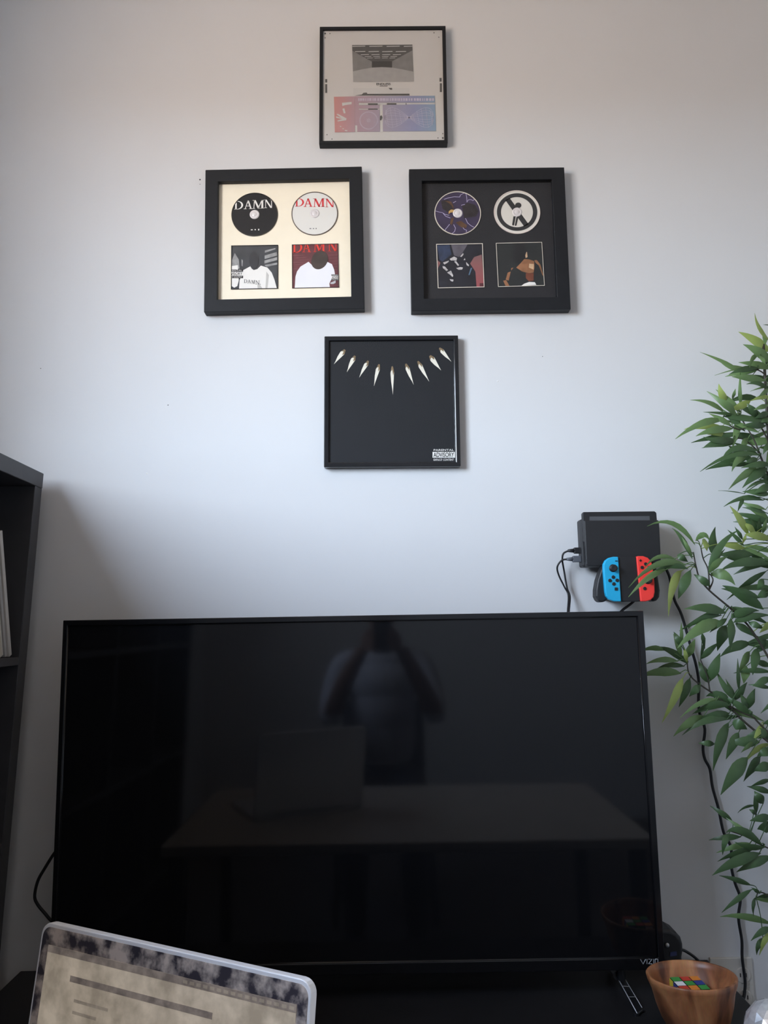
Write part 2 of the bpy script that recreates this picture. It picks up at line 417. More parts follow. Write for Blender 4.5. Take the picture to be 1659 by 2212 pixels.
# ---- picture 1: cream-mat frame with the DAMN discs
B = Board('disc_frame', [(443,367),(781,359),(788,667),(441,674)], 0.026, 'thick black frame with cream mat holding two discs over two covers')
li = B.ring(0.0325, 0.026, M_frameblk, 0.016, 0.021)
MD = 0.0115
B.poly('mat_board', [[(x*1.0, z*1.0) for x, z in li]], M_mat_cream, B.o, MD)
c1 = crop(480,400,9.214); c2 = crop(610,400,9.213)
dk, (cx, cz, r) = rebuild_disc(B, (645,588), 460, c1, M_black, M_frameglo, M_hub, MD)
clipc = circle(cx, cz, r*0.965)
B.serif('disc_lettering', [('D',240,313,420,484),('A',428,303,602,476),('M',604,293,832,468),('N',838,283,1006,455),('.',1060,412,1080,440)], c1, M_white, dk, MD+0.0016, clipc)
B.px('disc_lettering', [R4(570,878,608,898), R4(645,875,670,895), R4(715,870,738,900)], c1, M_white, dk, MD+0.0016, clipc)
dk, (cx, cz, r) = rebuild_disc(B, (643,568), 461, c2, mat('disc_pale_print', rgb(226,225,220), 0.4, var=0.01), mat('disc_gap_brown', rgb(96,84,76), 0.6, var=0.05), M_hub, MD)
clipc = circle(cx, cz, r*0.965)
B.serif('disc_lettering', [('D',252,258,434,426),('A',420,262,600,432),('M',612,262,838,435),('N',855,265,1030,438)], c2, M_redprint, dk, MD+0.0016, clipc)
B.px('disc_lettering', [R4(540,855,575,872), R4(605,855,632,872), R4(662,852,682,874)], c2, M_greyprint, dk, MD+0.0016, clipc)
def card(B, quad, cr, m, border_m, bw):
    ob = B.px('cover_card', [quad], cr, m, B.o, MD+0.0004)
    pts = [B.uv(*cr(*p), MD+0.001) for p in quad]; cen = Vector((sum(p[0] for p in pts)/4, sum(p[1] for p in pts)/4))
    inn = [tuple(cen + (Vector(p)-cen)*(1-bw)) for p in pts]
    B.poly('card_border', [[pts[i], pts[(i+1)%4], inn[(i+1)%4], inn[i]] for i in range(4)], border_m, ob, MD+0.0022)
    return ob, inn
# first cover: grey backdrop, plain white shirt shape
M_gplank = mat('print_plank_grey', rgb(150,150,150), 0.6, var=0.25, vscale=70)
k, inn = card(B, [(180,1205),(1112,1190),(1112,2062),(175,2078)], c1, mat('print_dark_grey', rgb(58,60,64), 0.6, var=0.25, vscale=40), M_black, 0.025)
B.px('print', [[(850,1300),(1060,1250),(1060,1275),(850,1345)],[(845,1400),(1085,1330),(1095,1400),(845,1470)],[(840,1500),(1095,1430),(1095,1490),(840,1560)],[(840,1590),(1095,1540),(1095,1580),(880,1625)]], c1, M_gplank, k, MD+0.0008, inn)
B.px('print', [[(190,1500),(250,1350),(330,1480),(345,1660),(190,1670)],[(385,1470),(410,1500),(405,1620),(385,1600)]], c1, M_gplank, k, MD+0.0008, inn)
B.px('print', [[(190,1610),(310,1590),(330,1900),(300,2010),(240,2040),(190,2010)]], c1, M_white, k, MD+0.0010, inn)
sh = [(335,2060),(345,1900),(420,1690),(560,1615),(590,1665),(630,1690),(700,1670),(770,1600),(900,1640),(985,1740),(1040,1880),(1090,2062)]
B.px('print', [sh], c1, M_white, k, MD+0.0012, inn)
B.px('print', [[(860,2060),(880,1720),(930,1790),(900,2060)],[(705,2060),(700,1960),(760,1990),(800,2060)]], c1, mat('print_pale_grey', rgb(196,194,190), 0.6, var=0.05), k, MD+0.0014, inn)
B.px('print', [[(600+95*math.cos(2*PI*i/24)+30, 1490+175*math.sin(2*PI*i/24)) for i in range(24)]], c1, mat('print_charcoal', rgb(44,45,50), 0.6, var=0.2, vscale=60), k, MD+0.0016, inn)
B.serif('print_lettering', [('D',432,1872,500,1945),('A',500,1880,572,1952),('M',580,1888,650,1962),('N',660,1896,745,1976),('.',750,1965,764,1978)], c1, M_greyprint, k, MD+0.0018, inn)
advisory(B, (60,1678,415,1850), c1, k, MD+0.0016, inn)
# second cover: brick-red backdrop, plain white shirt shape
k, inn = card(B, [(190,1185),(1112,1165),(1128,2038),(195,2055)], c2, mat('print_brick_red', rgb(104,52,58), 0.6, var=0.25, vscale=45), M_black, 0.02)
B.px('print', [[(210+60*(i%3),1400+44*i),(420+50*(i%4),1392+44*i),(420+50*(i%4),1398+44*i),(210+60*(i%3),1408+44*i)] for i in range(9)] + [[(930,1330+60*i),(1095,1322+60*i),(1095,1328+60*i),(930,1336+60*i)] for i in range(7)], c2, mat('print_mortar_rose', rgb(134,84,88), 0.6, var=0.2), k, MD+0.0008, inn)
B.serif('print_lettering', [('D',205,1130,400,1345),('A',395,1125,565,1335),('M',620,1118,850,1328),('N',905,1105,1090,1318)], c2, M_redink, k, MD+0.0010, inn)
B.px('print', [[(955,1940),(1060,1895),(1060,1945),(1010,1968),(955,1965)]], c2, mat('print_silver', rgb(190,190,194), 0.6, var=0.05), k, MD+0.0010, inn)
B.px('print', [[(245,2060),(260,1820),(290,1720),(360,1620),(520,1525),(600,1600),(700,1670),(790,1610),(870,1515),(985,1570),(1030,1680),(1050,1790),(960,1900),(935,1960),(950,2060)]], c2, mat('print_white_cool', rgb(236,236,242), 0.6, var=0.02), k, MD+0.0012, inn)
B.px('print', [[(740+165*math.cos(2*PI*i/24)-30*math.sin(2*PI*i/24), 1490+185*math.sin(2*PI*i/24)) for i in range(24)]], c2, mat('print_umber', rgb(66,54,50), 0.6, var=0.35, vscale=45), k, MD+0.0014, inn)
advisory(B, (975,1775,1200,1895), c2, k, MD+0.0016, inn)

# ---- picture 2: black-mat frame
B = Board('disc_frame', [(882,364),(1217,362),(1235,667),(890,673)], 0.026, 'thick black frame with black mat holding two discs over two dark covers')
li = B.ring(0.0325, 0.026, M_frameblk, 0.016, 0.021)
B.poly('mat_board', [li], M_mat_black, B.o, MD)
c3 = crop(920,400,9.214); c4 = crop(1050,400,9.213)
M_bevel = mat('mat_bevel_cream', rgb(222,214,200), 0.6, var=0.02)
dk, (cx, cz, r) = rebuild_disc(B, (632,563), 462, c3, mat('disc_purple_print', rgb(58,50,76), 0.35, var=0.2, vscale=30), M_bevel, M_hub, MD)
clipc = circle(cx, cz, r*0.965)
M_brown = mat('disc_brown_print', rgb(92,66,46), 0.45, var=0.35, vscale=90)
M_lilac = mat('disc_lilac_print', rgb(196,188,222), 0.45, var=0.03)
B.px('disc_print', [[(300,310),(440,290),(540,380),(560,470),(480,560),(330,470)],[(720,400),(830,350),(980,390),(1050,520),(1000,620),(760,660)]], c3, mat('disc_dark_print', rgb(44,40,44), 0.45, var=0.3, vscale=80), dk, MD+0.0015, clipc)
B.px('disc_print', [[(370,310),(500,325),(555,430),(545,480),(505,400),(440,345)],[(590,740),(700,710),(820,800),(800,855),(730,850),(640,790)],[(500,660),(560,640),(520,790),(480,770)]], c3, M_brown, dk, MD+0.0017, clipc)
bolts = [[(360,290),(440,262),(560,240),(670,245),(690,200),(760,165)],[(795,175),(812,260),(815,350),(840,300),(900,295),(935,318),(960,290)],[(190,520),(270,545),(330,555),(380,590),(460,605)],[(330,555),(390,625),(485,662)],[(470,785),(420,850),(390,880),(380,915)],[(550,790),(588,860),(570,930),(520,968)],[(785,665),(830,760),(890,810),(955,845)],[(735,850),(760,885),(810,905),(800,940)],[(540,358),(600,328)],[(700,408),(775,392)]]
for bl_ in bolts:
    for q in ribbon([B.uv(*c3(*p), MD) for p in bl_], 0.0011):
        q = clip_poly(q, clipc)
        if len(q) > 2: B.poly('disc_print', [q], M_lilac, dk, MD+0.0019)
B.px('disc_print', [[(450,575),(455,520),(500,485),(560,490),(550,540),(490,545)]], c3, mat('disc_ochre_print', rgb(196,158,96), 0.45, var=0.1), dk, MD+0.0019, clipc)
M_offw = mat('disc_offwhite_print', rgb(220,216,208), 0.4, var=0.02)
dk, (cx, cz, r) = rebuild_disc(B, (615,541), 460, c4, M_offw, mat('disc_rim_rose', rgb(226,214,206), 0.5, var=0.06, vscale=200), M_hub, MD)
ringo = [B.uv(*c4(615+402*math.cos(2*PI*i/64), 541+374*math.sin(2*PI*i/64)), MD) for i in range(64)]
ringi = [B.uv(*c4(612+318*math.cos(2*PI*i/64), 543+300*math.sin(2*PI*i/64)), MD) for i in range(64)]
M_dk = mat('disc_charcoal_print', rgb(48,49,52), 0.45, var=0.03)
B.poly('disc_print', [[ringo[i], ringo[(i+1)%64], ringi[(i+1)%64], ringi[i]] for i in range(64)], M_dk, dk, MD+0.0016)
B.px('disc_print', [[(385,300),(470,255),(845,775),(760,825)]], c4, M_dk, dk, MD+0.0016, ringo)
B.px('disc_print', [[(545,620),(590,620),(560,790),(540,805),(518,790)],[(605,630),(640,640),(605,800),(585,812),(572,800)],
                    [(640+62*math.cos(2*PI*i/20), 400+55*math.sin(2*PI*i/20)) for i in range(20)]], c4, M_dk, dk, MD+0.0018)
k, inn = card(B, [(203,1175),(1130,1160),(1165,2035),(237,2055)], c3, mat('print_ink_navy', rgb(30,32,42), 0.5, var=0.3, vscale=50), M_bevel, 0.03)
B.px('print', [[(960,1430),(1110,1380),(1165,2040),(1010,2040),(985,1720),(880,1560)],[(215,1480),(290,1545),(240,1660),(215,1660)]], c3, ramp_mat('print_rose_fade', 'Z', -0.15, 0.0, [(0,rgb(160,72,80)),(0.6,rgb(140,92,92)),(1,rgb(92,88,92))]), k, MD+0.0008, inn)
B.px('print', [[(500,1180),(830,1180),(740,1330),(660,1430),(560,1400)]], c3, mat('print_smoke_grey', rgb(92,88,98), 0.5, var=0.25, vscale=60), k, MD+0.0008, inn)
B.px('print', [[(225,1200),(470,1190),(510,1380),(330,1520),(270,1480)]], c3, mat('print_feather_blue', rgb(46,58,84), 0.5, var=0.35, vscale=70), k, MD+0.0010, inn)
M_hi = mat('print_highlight_grey', rgb(190,186,186), 0.5, var=0.25, vscale=150)
B.px('print', [[(470,1470),(560,1420),(620,1450),(610,1500),(500,1500)],[(330,1610),(380,1620),(440,1690),(410,1710),(340,1650)],[(420,1740),(500,1700),(545,1800),(530,1830),(480,1780)],[(600,1650),(690,1630),(740,1640),(720,1680),(650,1685)],[(680,1420),(740,1350),(750,1380),(710,1430)],[(750,1490),(775,1450),(785,1490)],[(340,1540),(460,1500),(450,1530),(370,1580)],[(470,1870),(550,1880),(540,1920),(500,1910)],[(560,1520),(600,1510),(660,1590),(640,1610)],[(800,1530),(860,1590),(850,1615),(810,1590)]], c3, M_hi, k, MD+0.0012, inn)
B.px('print', [[(890,1650),(925,1640),(870,1790),(845,1790)]], c3, mat('print_slate_blue', rgb(88,116,140), 0.5, var=0.1), k, MD+0.0012, inn)
B.px('print', [R4(1070,1950,1150,2015)], c3, mat('print_maroon', rgb(92,44,52), 0.5, var=0.1), k, MD+0.0012, inn)
k, inn = card(B, [(193,1155),(1112,1135),(1165,2005),(237,2028)], c4, mat('print_near_black', rgb(38,42,44), 0.5, var=0.12, vscale=25), M_bevel, 0.024)
skin = mat('print_tan_fade', rgb(150,104,74), 0.5, var=0.3, vscale=45)
B.px('print', [[(600,1640),(680,1560),(760,1470),(850,1475),(955,1510),(965,1640),(945,1740),(840,1750),(720,1720)],[(960,1495),(1010,1490),(1080,1580),(1145,1800),(1125,1800),(1050,1600),(980,1540)],[(430,1740),(490,1720),(450,1900),(390,1880)],[(340,1900),(400,1890),(470,2010),(390,2010)],[(500,1650),(545,1640),(500,1700)]], c4, skin, k, MD+0.0008, inn)
B.px('print', [[(790,1750),(945,1750),(945,1900),(850,1910),(790,1850)]], c4, mat('print_russet', rgb(118,66,50), 0.5, var=0.2, vscale=60), k, MD+0.0010, inn)
B.px('print', [[(765,1330),(815,1330),(825,1430),(790,1450)],[(860,1560),(950,1570),(945,1680),(850,1640)]], c4, mat('print_light_tan', rgb(206,172,138), 0.5, var=0.15, vscale=60), k, MD+0.0012, inn)
B.px('print', [[(560,1170),(750,1165),(810,1300),(760,1460),(640,1560),(540,1500)]], c4, mat('print_shade', rgb(30,32,36), 0.5, var=0.1), k, MD+0.0014, inn)
B.px('print', [[(690,2010),(760,1960),(860,1925),(970,1930),(1000,1985),(840,1995)]], c4, M_white, k, MD+0.0012, inn)

# ---- picture 3: thin glossy frame with the black print
B = Board('album_frame', [(699,726),(988,724),(997,1007),(701,1009)], 0.022, 'thin glossy black square frame with a nearly black print')
li = B.ring(0.0115, 0.022, M_frameglo, 0.007, 0.0185, bevel=0.002)
MD3 = 0.0155
pr = B.poly('album_print', [li], mat('album_black_print', rgb(36,38,42), 0.6, spec=0.2, var=0.03), B.o, MD3)
c5 = crop(680,700,4.608)
M_ivory = mat('print_ivory', rgb(232,228,214), 0.45, var=0.06, vscale=120)
M_umb = mat('print_bronze', rgb(128,108,80), 0.45, var=0.25, vscale=120)
for (x0,y0,x1,y1,wd) in ((300,255,190,400,46),(400,315,318,480,44),(532,365,440,535,40),(640,400,588,620,40),(770,420,777,705,36),(905,395,985,605,42),(1025,370,1140,575,42),(1145,315,1258,462,52),(1240,238,1360,375,42)):
    d = Vector((x1-x0, y1-y0)); nn = Vector((-d.y, d.x)).normalized()*wd/2; a = Vector((x0,y0))
    pts = [a+nn*0.35, a+d*0.25+nn, a+d*0.55+nn*0.75, a+d*0.82+nn*0.22, a+d, a+d*0.82-nn*0.2, a+d*0.45-nn*0.7, a+d*0.2-nn, a-nn*0.4]
    B.px('print', [[tuple(p) for p in pts]], c5, M_ivory, pr, MD3+0.0004)
    B.px('print', [[tuple(p) for p in (a+nn*0.35, a+d*0.18+nn*0.8, a+d*0.12, a+d*0.32-nn*0.4, a+d*0.2-nn, a-nn*0.4)]], c5, M_umb, pr, MD3+0.0008)
advisory(B, (1172,1240,1395,1365), c5, pr, MD3+0.0004, None, strips=False)

# ---- picture 4: thin frame with the pale print
B = Board('album_frame', [(688,57),(960,56),(970,308),(692,311)], 0.022, 'thin matt black square frame with a pale print of grey room and pastel panels')
li = B.ring(0.0085, 0.022, M_frameblk, 0.006, 0.019, bevel=0.0012)
MD4 = 0.0165
pr = B.poly('album_print', [li], mat('album_pale_print', rgb(196,195,194), 0.55, var=0.01), B.o, MD4)
c6 = crop(670,40,5.027)
G = lambda n, v, **k: mat(n, rgb(v, v, v), 0.55, **k)
gdark = G('print_grey_dark', 84, var=0.1, vscale=60); gmid = G('print_grey_mid', 122, var=0.1, vscale=60); glt = G('print_grey_light', 156, var=0.06, vscale=60); gpale = G('print_grey_pale', 190, var=0.03)
B.px('print', [[(455,288),(1110,283),(1127,683),(468,688)]], c6, gmid, pr, MD4+0.0004)
B.px('print', [[(455,288),(1110,283),(1112,345),(890,465),(670,468),(458,350)]], c6, gdark, pr, MD4+0.0006)
B.px('print', [R4(670,465,890,535)], c6, G('print_grey_deep', 66, var=0.08), pr, MD4+0.0006)
B.px('print', [[(465,575),(560,552),(670,533),(780,528),(890,533),(1000,552),(1124,578),(1127,683),(468,688)]], c6, glt, pr, MD4+0.0008)
st = []
for j, (y, h, xa, xb, n) in enumerate(((297,7,440,1190,4),(354,7,475,1065,4),(388,6,540,1005,4),(410,5,585,958,4),(427,4,612,936,4))):
    seg = (xb-xa)/n
    for i in range(n):
        a, b = xa+seg*i+seg*0.08, xa+seg*(i+1)-seg*0.16
        a, b = max(a, 458), min(b, 1110)
        if b > a: st.append([(a,y+2),(b,y-1),(b,y-1+h),(a,y+2+h)])
B.px('print', st, c6, gpale, pr, MD4+0.0010)
B.text('print_lettering', 'ENDLESS', (720,699,873,724), c6, M_black, pr, MD4+0.0004, 0.02)
B.px('print', [R4(755,730,840,737)], c6, gdark, pr, MD4+0.0004)
B.px('print', [R4(468,755,1076,830)], c6, gpale, pr, MD4+0.0004)
B.px('print', [[(485,836),(560,826),(580,806),(615,804),(622,818),(1078,816),(1080,836)],[(850,754),(890,754),(890,774),(868,772)]], c6, gdark, pr, MD4+0.0006)
grad = ramp_mat('print_pastel_fade', 'X', -0.13, 0.15, [(0,rgb(190,134,130)),(0.22,rgb(168,142,152)),(0.5,rgb(154,148,166)),(0.75,rgb(138,142,174)),(1,rgb(130,158,180))])
B.px('print', [[(258,850),(481,845),(487,1232),(268,1236)],[(483,843),(1352,838),(1355,912),(483,915)],[(483,915),(530,915),(530,990),(755,990),(758,1228),(512,1230),(510,1160),(487,1160)],[(530,942),(752,940),(752,978),(530,978)],[(787,935),(1357,930),(1368,1222),(790,1226)]], c6, grad, pr, MD4+0.0008)
B.px('print', [R4(530,921,628,938), R4(735,920,832,937), R4(940,919,1036,936), R4(1090,918,1355,932), R4(530,979,628,990), R4(735,979,752,990), [(345,915),(450,905),(452,930),(380,940),(350,950)],[(350,980),(372,975),(385,1028),(365,1030)],[(285,1040),(300,1035),(395,1085),(390,1105),(300,1118),(295,1108),(350,1092),(282,1078),(282,1062),(340,1080)],[(318,1165),(340,1170),(332,1182)],[(345,1190),(370,1195),(360,1205)],[(375,1210),(405,1212),(402,1225),(378,1222)]], c6, gpale, pr, MD4+0.0010)
B.px('print', [R4(628,921,733,938), R4(835,920,936,936), R4(1037,919,1045,936), R4(630,979,733,990), [(760,1060),(775,1050),(783,1075),(770,1105),(758,1100)]], c6, gdark, pr, MD4+0.0010)
ink = mat('print_lilac_ink', rgb(186,178,196), 0.55, var=0.01); xq = 522
while xq < 1330:
    wq = random.uniform(8, 26); B.px('print', [R4(xq,866,xq+wq,894)], c6, ink, pr, MD4+0.0010); xq += wq + random.uniform(5, 16)
lines = []
for rr in (98, 92, 18, 8): lines.append([(635+rr*math.cos(2*PI*i/28), 1110+rr*0.98*math.sin(2*PI*i/28)) for i in range(29)])
for ph in (0.18, 0.42, 0.66, 0.9):
    lines.append([(1075+265*math.sin(t)*1.0, 1078 + (120*ph)*math.sin(2*t) - 8*math.cos(t)*0 ) for t in [2*PI*i/48 for i in range(49)]])
for xx in range(-5, 6):
    x = 1075+xx*48; t = math.asin(max(-1,min(1,xx*48/265))); hh = abs(108*math.sin(2*t))
    lines.append([(x-14, 1078-hh), (x, 1078), (x+14, 1078+hh)])
B.poly('print', [q for ln in lines for q in ribbon([B.uv(*c6(*p), MD4) for p in ln], 0.0007)], mat('print_line_pale', rgb(192,186,204), 0.55, var=0.01), pr, MD4+0.0011)
B.px('print', [R4(163,658,185,695), R4(163,713,185,808), R4(1405,645,1427,685), R4(1408,703,1430,798)], c6, gdark, pr, MD4+0.0004)
dots = []
for x, y, rr in ((163,163,10),(215,163,6),(163,210,6),(1345,155,6),(1397,203,6),(183,1262,6),(237,1309,6),(1440,1250,6),(1388,1297,6),(1440,1297,10)):
    dots.append([(x+rr*math.cos(2*PI*i/12), y+rr*math.sin(2*PI*i/12)) for i in range(12)])
B.px('print', dots, c6, gdark, pr, MD4+0.0004)

# ------------------------------------------------------------------ television
TY = 1.70
tv = thing('television', 'large black flat television standing on the media console', 'television', (-0.07, 1.74, 0.55))
def tl(mb, name, m, par=None, **k): return mb.build(name, m, par or tv, off=tv.location, **k)
X0, X1, Z0, Z1 = -0.690, 0.551, 0.599, 1.316
SX0, SX1, SZ0, SZ1 = -0.680, 0.5385, 0.6217, 1.3045
tl(MB().box(X0, X1, TY+0.004, TY+0.032, Z0, Z1), 'back_cover', M_tvblk, bevel=0.004)
tl(MB().box(-0.50, 0.36, TY+0.03, TY+0.075, Z0+0.06, Z0+0.46), 'rear_housing', M_tvblk, bevel=0.012)
bz = MB()
lo_ = [(X0,Z0),(X1,Z0),(X1,Z1),(X0,Z1)]; li_ = [(SX0,SZ0),(SX1,SZ0),(SX1,SZ1),(SX0,SZ1)]
bz.add([(x,TY-0.003,z) for x,z in lo_]+[(x,TY-0.003,z) for x,z in li_]+[(x,TY+0.006,z) for x,z in lo_]+[(x,TY+0.005,z) for x,z in li_],
       [f for i in range(4) for f in ((i,(i+1)%4,4+(i+1)%4,4+i),((i+1)%4,i,8+i,8+(i+1)%4),(4+i,4+(i+1)%4,12+(i+1)%4,12+i))])
tl(bz, 'bezel', M_tvbezel, bevel=0.0015)
tl(MB().add([(SX0,TY+0.002,SZ0),(SX1,TY+0.002,SZ0),(SX1,TY+0.002,SZ1),(SX0,TY+0.002,SZ1)], [(0,1,2,3)]), 'screen', M_screen, fix=False)
for pa_, pb_ in (((SX0,SZ0),(SX1,SZ0)),((SX1,SZ0),(SX1,SZ1)),((SX1,SZ1),(SX0,SZ1)),((SX0,SZ1),(SX0,SZ0))):
    tl(MB().tube([(pa_[0],TY+0.0006,pa_[1]),(pb_[0],TY+0.0006,pb_[1])], 0.0019, 10), 'bezel_lip', M_tvbezel, smooth=True)
for fxx in ():
    b = MB()
    b.tube([(fxx, TY-0.12, 0.562), (fxx, TY+0.015, Z0+0.01)], 0.008, 8); b.tube([(fxx, TY+0.10, 0.562), (fxx, TY+0.015, Z0+0.01)], 0.008, 8)
    b.box(fxx-0.014, fxx+0.014, TY-0.135, TY-0.105, 0.55, 0.558); b.box(fxx-0.014, fxx+0.014, TY+0.085, TY+0.115, 0.55, 0.558)
    tl(b, 'foot', M_tvblk)
# maker's lettering
c7 = crop(1280,1960,4.377)
def stroke_letters():
    W = lambda x, y: P(*c7(x, y), TY-0.0034); b = MB()
    S = [[(452,492),(476,535),(502,490)], [(520,490),(520,535)], [(540,490),(572,490),(540,534),(574,534)], [(562+28,490),(590,534)]]
    S = [[(453,492),(478,536),(502,491)], [(515,490),(515,535)], [(529,490),(562,490),(530,534),(564,534)], [(578,490),(578,534)],
         [(592,494),(596,490),(614,490),(618,494),(618,530),(614,534),(596,534),(592,530),(592,494)]]
    for st_ in S: b.tube([W(*p) for p in st_], 0.00085, 5)
    return b
tl(stroke_letters(), 'maker_lettering', M_silver)
cl = crop(0,1780,5.53)
cable('power_cord', [P(*cl(x,y), 1.80) for x,y in ((820,240),(700,300),(640,362),(540,520),(452,680),(415,860),(450,960),(540,1070),(620,1160),(760,1260),(900,1400))], 0.0034, M_rubber,
      'thin black cord looping out beside the television toward the bookshelf')

# ------------------------------------------------------------------ media console
ST = 0.55
st = thing('media_console', 'low black wooden media console under the television', 'console table', (-0.06, 1.64, 0))
def sl(mb, name, m=M_stand, par=None, **k): return mb.build(name, m, par or st, off=st.location, **k)
sl(MB().box(-0.822, 0.70, 1.40, 1.866, ST-0.03, ST), 'top_board', bevel=0.003)
for x in (-0.812, -0.06, 0.672): sl(MB().box(x, x+0.02, 1.42, 1.86, 0.05, ST-0.03), 'side_panel', bevel=0.002)
sl(MB().box(-0.792, 0.672, 1.845, 1.86, 0.05, ST-0.03), 'back_panel')
sl(MB().box(-0.792, 0.672, 1.42, 1.845, 0.05, 0.07), 'bottom_board')
sl(MB().box(-0.792, -0.06, 1.43, 1.845, 0.28, 0.296), 'shelf'); sl(MB().box(-0.04, 0.672, 1.43, 1.845, 0.28, 0.296), 'shelf')
for x in (-0.80, 0.66):
    for y in (1.44, 1.83): sl(MB().lathe([(0.015,0),(0.02,0.05)], 12, Matrix.Translation((x,y,0))), 'leg')

# ------------------------------------------------------------------ bookshelf in the corner (open cubes, slightly out of square)
SH_H, SH_LEN, SH_DEP, RACK, TK = 1.662, 1.55, 0.36, 0.044, 0.036
yaw = math.radians(2.3)
bs = thing('bookshelf', 'tall dark open bookshelf standing in the corner beside the television', 'bookshelf', (-0.8755, 1.825, 0), (0,0,yaw))
# local: x into the room (front at 0, back at -SH_DEP), y along the wall (0 far end, -SH_LEN near end)
def rk(b): return b.__class__.__call__() if False else b
def shear(b):
    b.v = [Vector((v.x + RACK*v.z, v.y, v.z)) for v in b.v]; return b
def bl(b, name): return shear(b).build(name, M_shelf, bs, bevel=0.0015)
bl(MB().box(-SH_DEP, 0, -SH_LEN, 0.0, SH_H-TK, SH_H), 'top_board'); bl(MB().box(-SH_DEP, 0, -SH_LEN, 0, 0, TK), 'bottom_board')
bl(MB().box(-SH_DEP, -0.001, -0.040, 0, TK, SH_H-TK), 'end_panel'); bl(MB().box(-SH_DEP, -0.001, -SH_LEN, -SH_LEN+0.04, TK, SH_H-TK), 'end_panel')
levels = [TK + (SH_H-2*TK)*i/4 for i in range(5)]
for i in (1,2,3): bl(MB().box(-SH_DEP, -0.002, -SH_LEN+0.04, -0.04, levels[i]-0.009, levels[i]+0.009), 'shelf')
for yy in (-0.41, -0.78, -1.15): bl(MB().box(-SH_DEP, -0.002, yy-0.008, yy+0.008, TK, SH_H-TK), 'divider')
# upright pale sleeves leaning in the top cell
zs = levels[3] + 0.009
pale = [rgb(196,190,182), rgb(170,166,162), rgb(206,200,190), rgb(186,176,160), rgb(150,150,152), rgb(200,196,190)]
ys = -0.060
for i in range(6):
    t = (0.013, 0.010, 0.014, 0.012, 0.016, 0.012)[i]; h = (0.285, 0.30, 0.31, 0.295, 0.305, 0.30)[i]
    b = MB().box(-0.26, -0.006-0.003*(i%3), -t, 0, 0, h)
    fx = RACK*zs - 0.004
    o = b.build('record_sleeve', mat('sleeve_paper_%d' % i, pale[i], 0.7, var=0.04, vscale=60), None, bevel=0.0008)
    M4 = Matrix.Translation(bs.location) @ Matrix.Rotation(yaw,4,'Z') @ Matrix.Translation((fx, ys, zs+0.001+t*math.sin(math.radians(22)))) @ Matrix.Rotation(math.radians(22),4,'X') @ Matrix.Rotation(math.atan(RACK),4,'Y')
    o.matrix_world = M4
    tag(o, ('first', 'second', 'third', 'fourth', 'fifth', 'sixth')[i] + ' leaning pale sleeve from the end panel in the top bookshelf cell', 'sleeve', 'leaning sleeves in the bookshelf')
    ys -= t*1.08 + 0.002

# ------------------------------------------------------------------ console dock on the wall, tablet, controller
c8 = crop(1180,1080,5.53)
def pxprism(pts, cr, y0, y1):           # outline seen at depth y0, extruded back to y1
    return MB().prism([P(*cr(*p), y0) for p in pts], (0, y1-y0, 0))
wbk = thing('wall_bracket', 'black bracket screwed to the wall behind the console dock', 'bracket', P(*c8(900,700), WALL))
def kb(mb, name, m, par, **k): return mb.build(name, m, par, off=par.location, **k)
dx0, dz1 = P(*c8(455,240), 1.80).x, P(*c8(455,240), 1.80).z
dx1, dz0 = P(*c8(1360,785), 1.80).x, P(*c8(900,785), 1.80).z
kb(MB().box(dx0+0.002, dx1-0.004, 1.862, WALL, dz0+0.018, dz1-0.006), 'back_plate', M_plastic2, wbk, bevel=0.003)
kb(MB().box(dx0+0.050, dx0+0.11, 1.835, WALL, dz0-0.075, dz0+0.02), 'holder_arm', M_plastic, wbk, bevel=0.004)
dock = thing('console_dock', 'black game console dock mounted on the wall above the television', 'console dock', (0.545, 1.83, dz0))
kb(MB().box(dx0-0.003, dx1+0.003, 1.826, 1.862, dz0, dz1+0.006), 'rear_body', M_plastic, dock, bevel=0.005, seg=3)
kb(pxprism([(455,245),(1340,240),(1350,260),(1375,770),(1360,785),(500,790),(478,775)], c8, 1.80, 1.811), 'front_panel', M_plastic, dock, bevel=0.002)
kb(MB().box(dx0+0.002, dx1-0.002, 1.811, 1.826, dz0+0.001, dz0+0.012), 'slot_floor', M_plastic, dock)
kb(pxprism([(462,712),(495,712),(495,718),(462,718)], c8, 1.7995, 1.801), 'mark', M_plastic2, dock)
tab = thing('game_tablet', 'black game tablet seated upright in the wall dock', 'game console', (0.545, 1.818, dz0+0.012))
kb(pxprism([(430,160),(445,143),(700,140),(1295,134),(1318,150),(1325,240),(1325,500),(450,500)], c8, 1.8125, 1.825), 'body', M_plastic, tab, bevel=0.002)
kb(pxprism([(518,198),(1235,192),(1238,242),(1245,480),(520,480)], c8, 1.8119, 1.8126), 'screen', mat('tablet_screen', rgb(82,84,88), 0.3, var=0.03), tab)

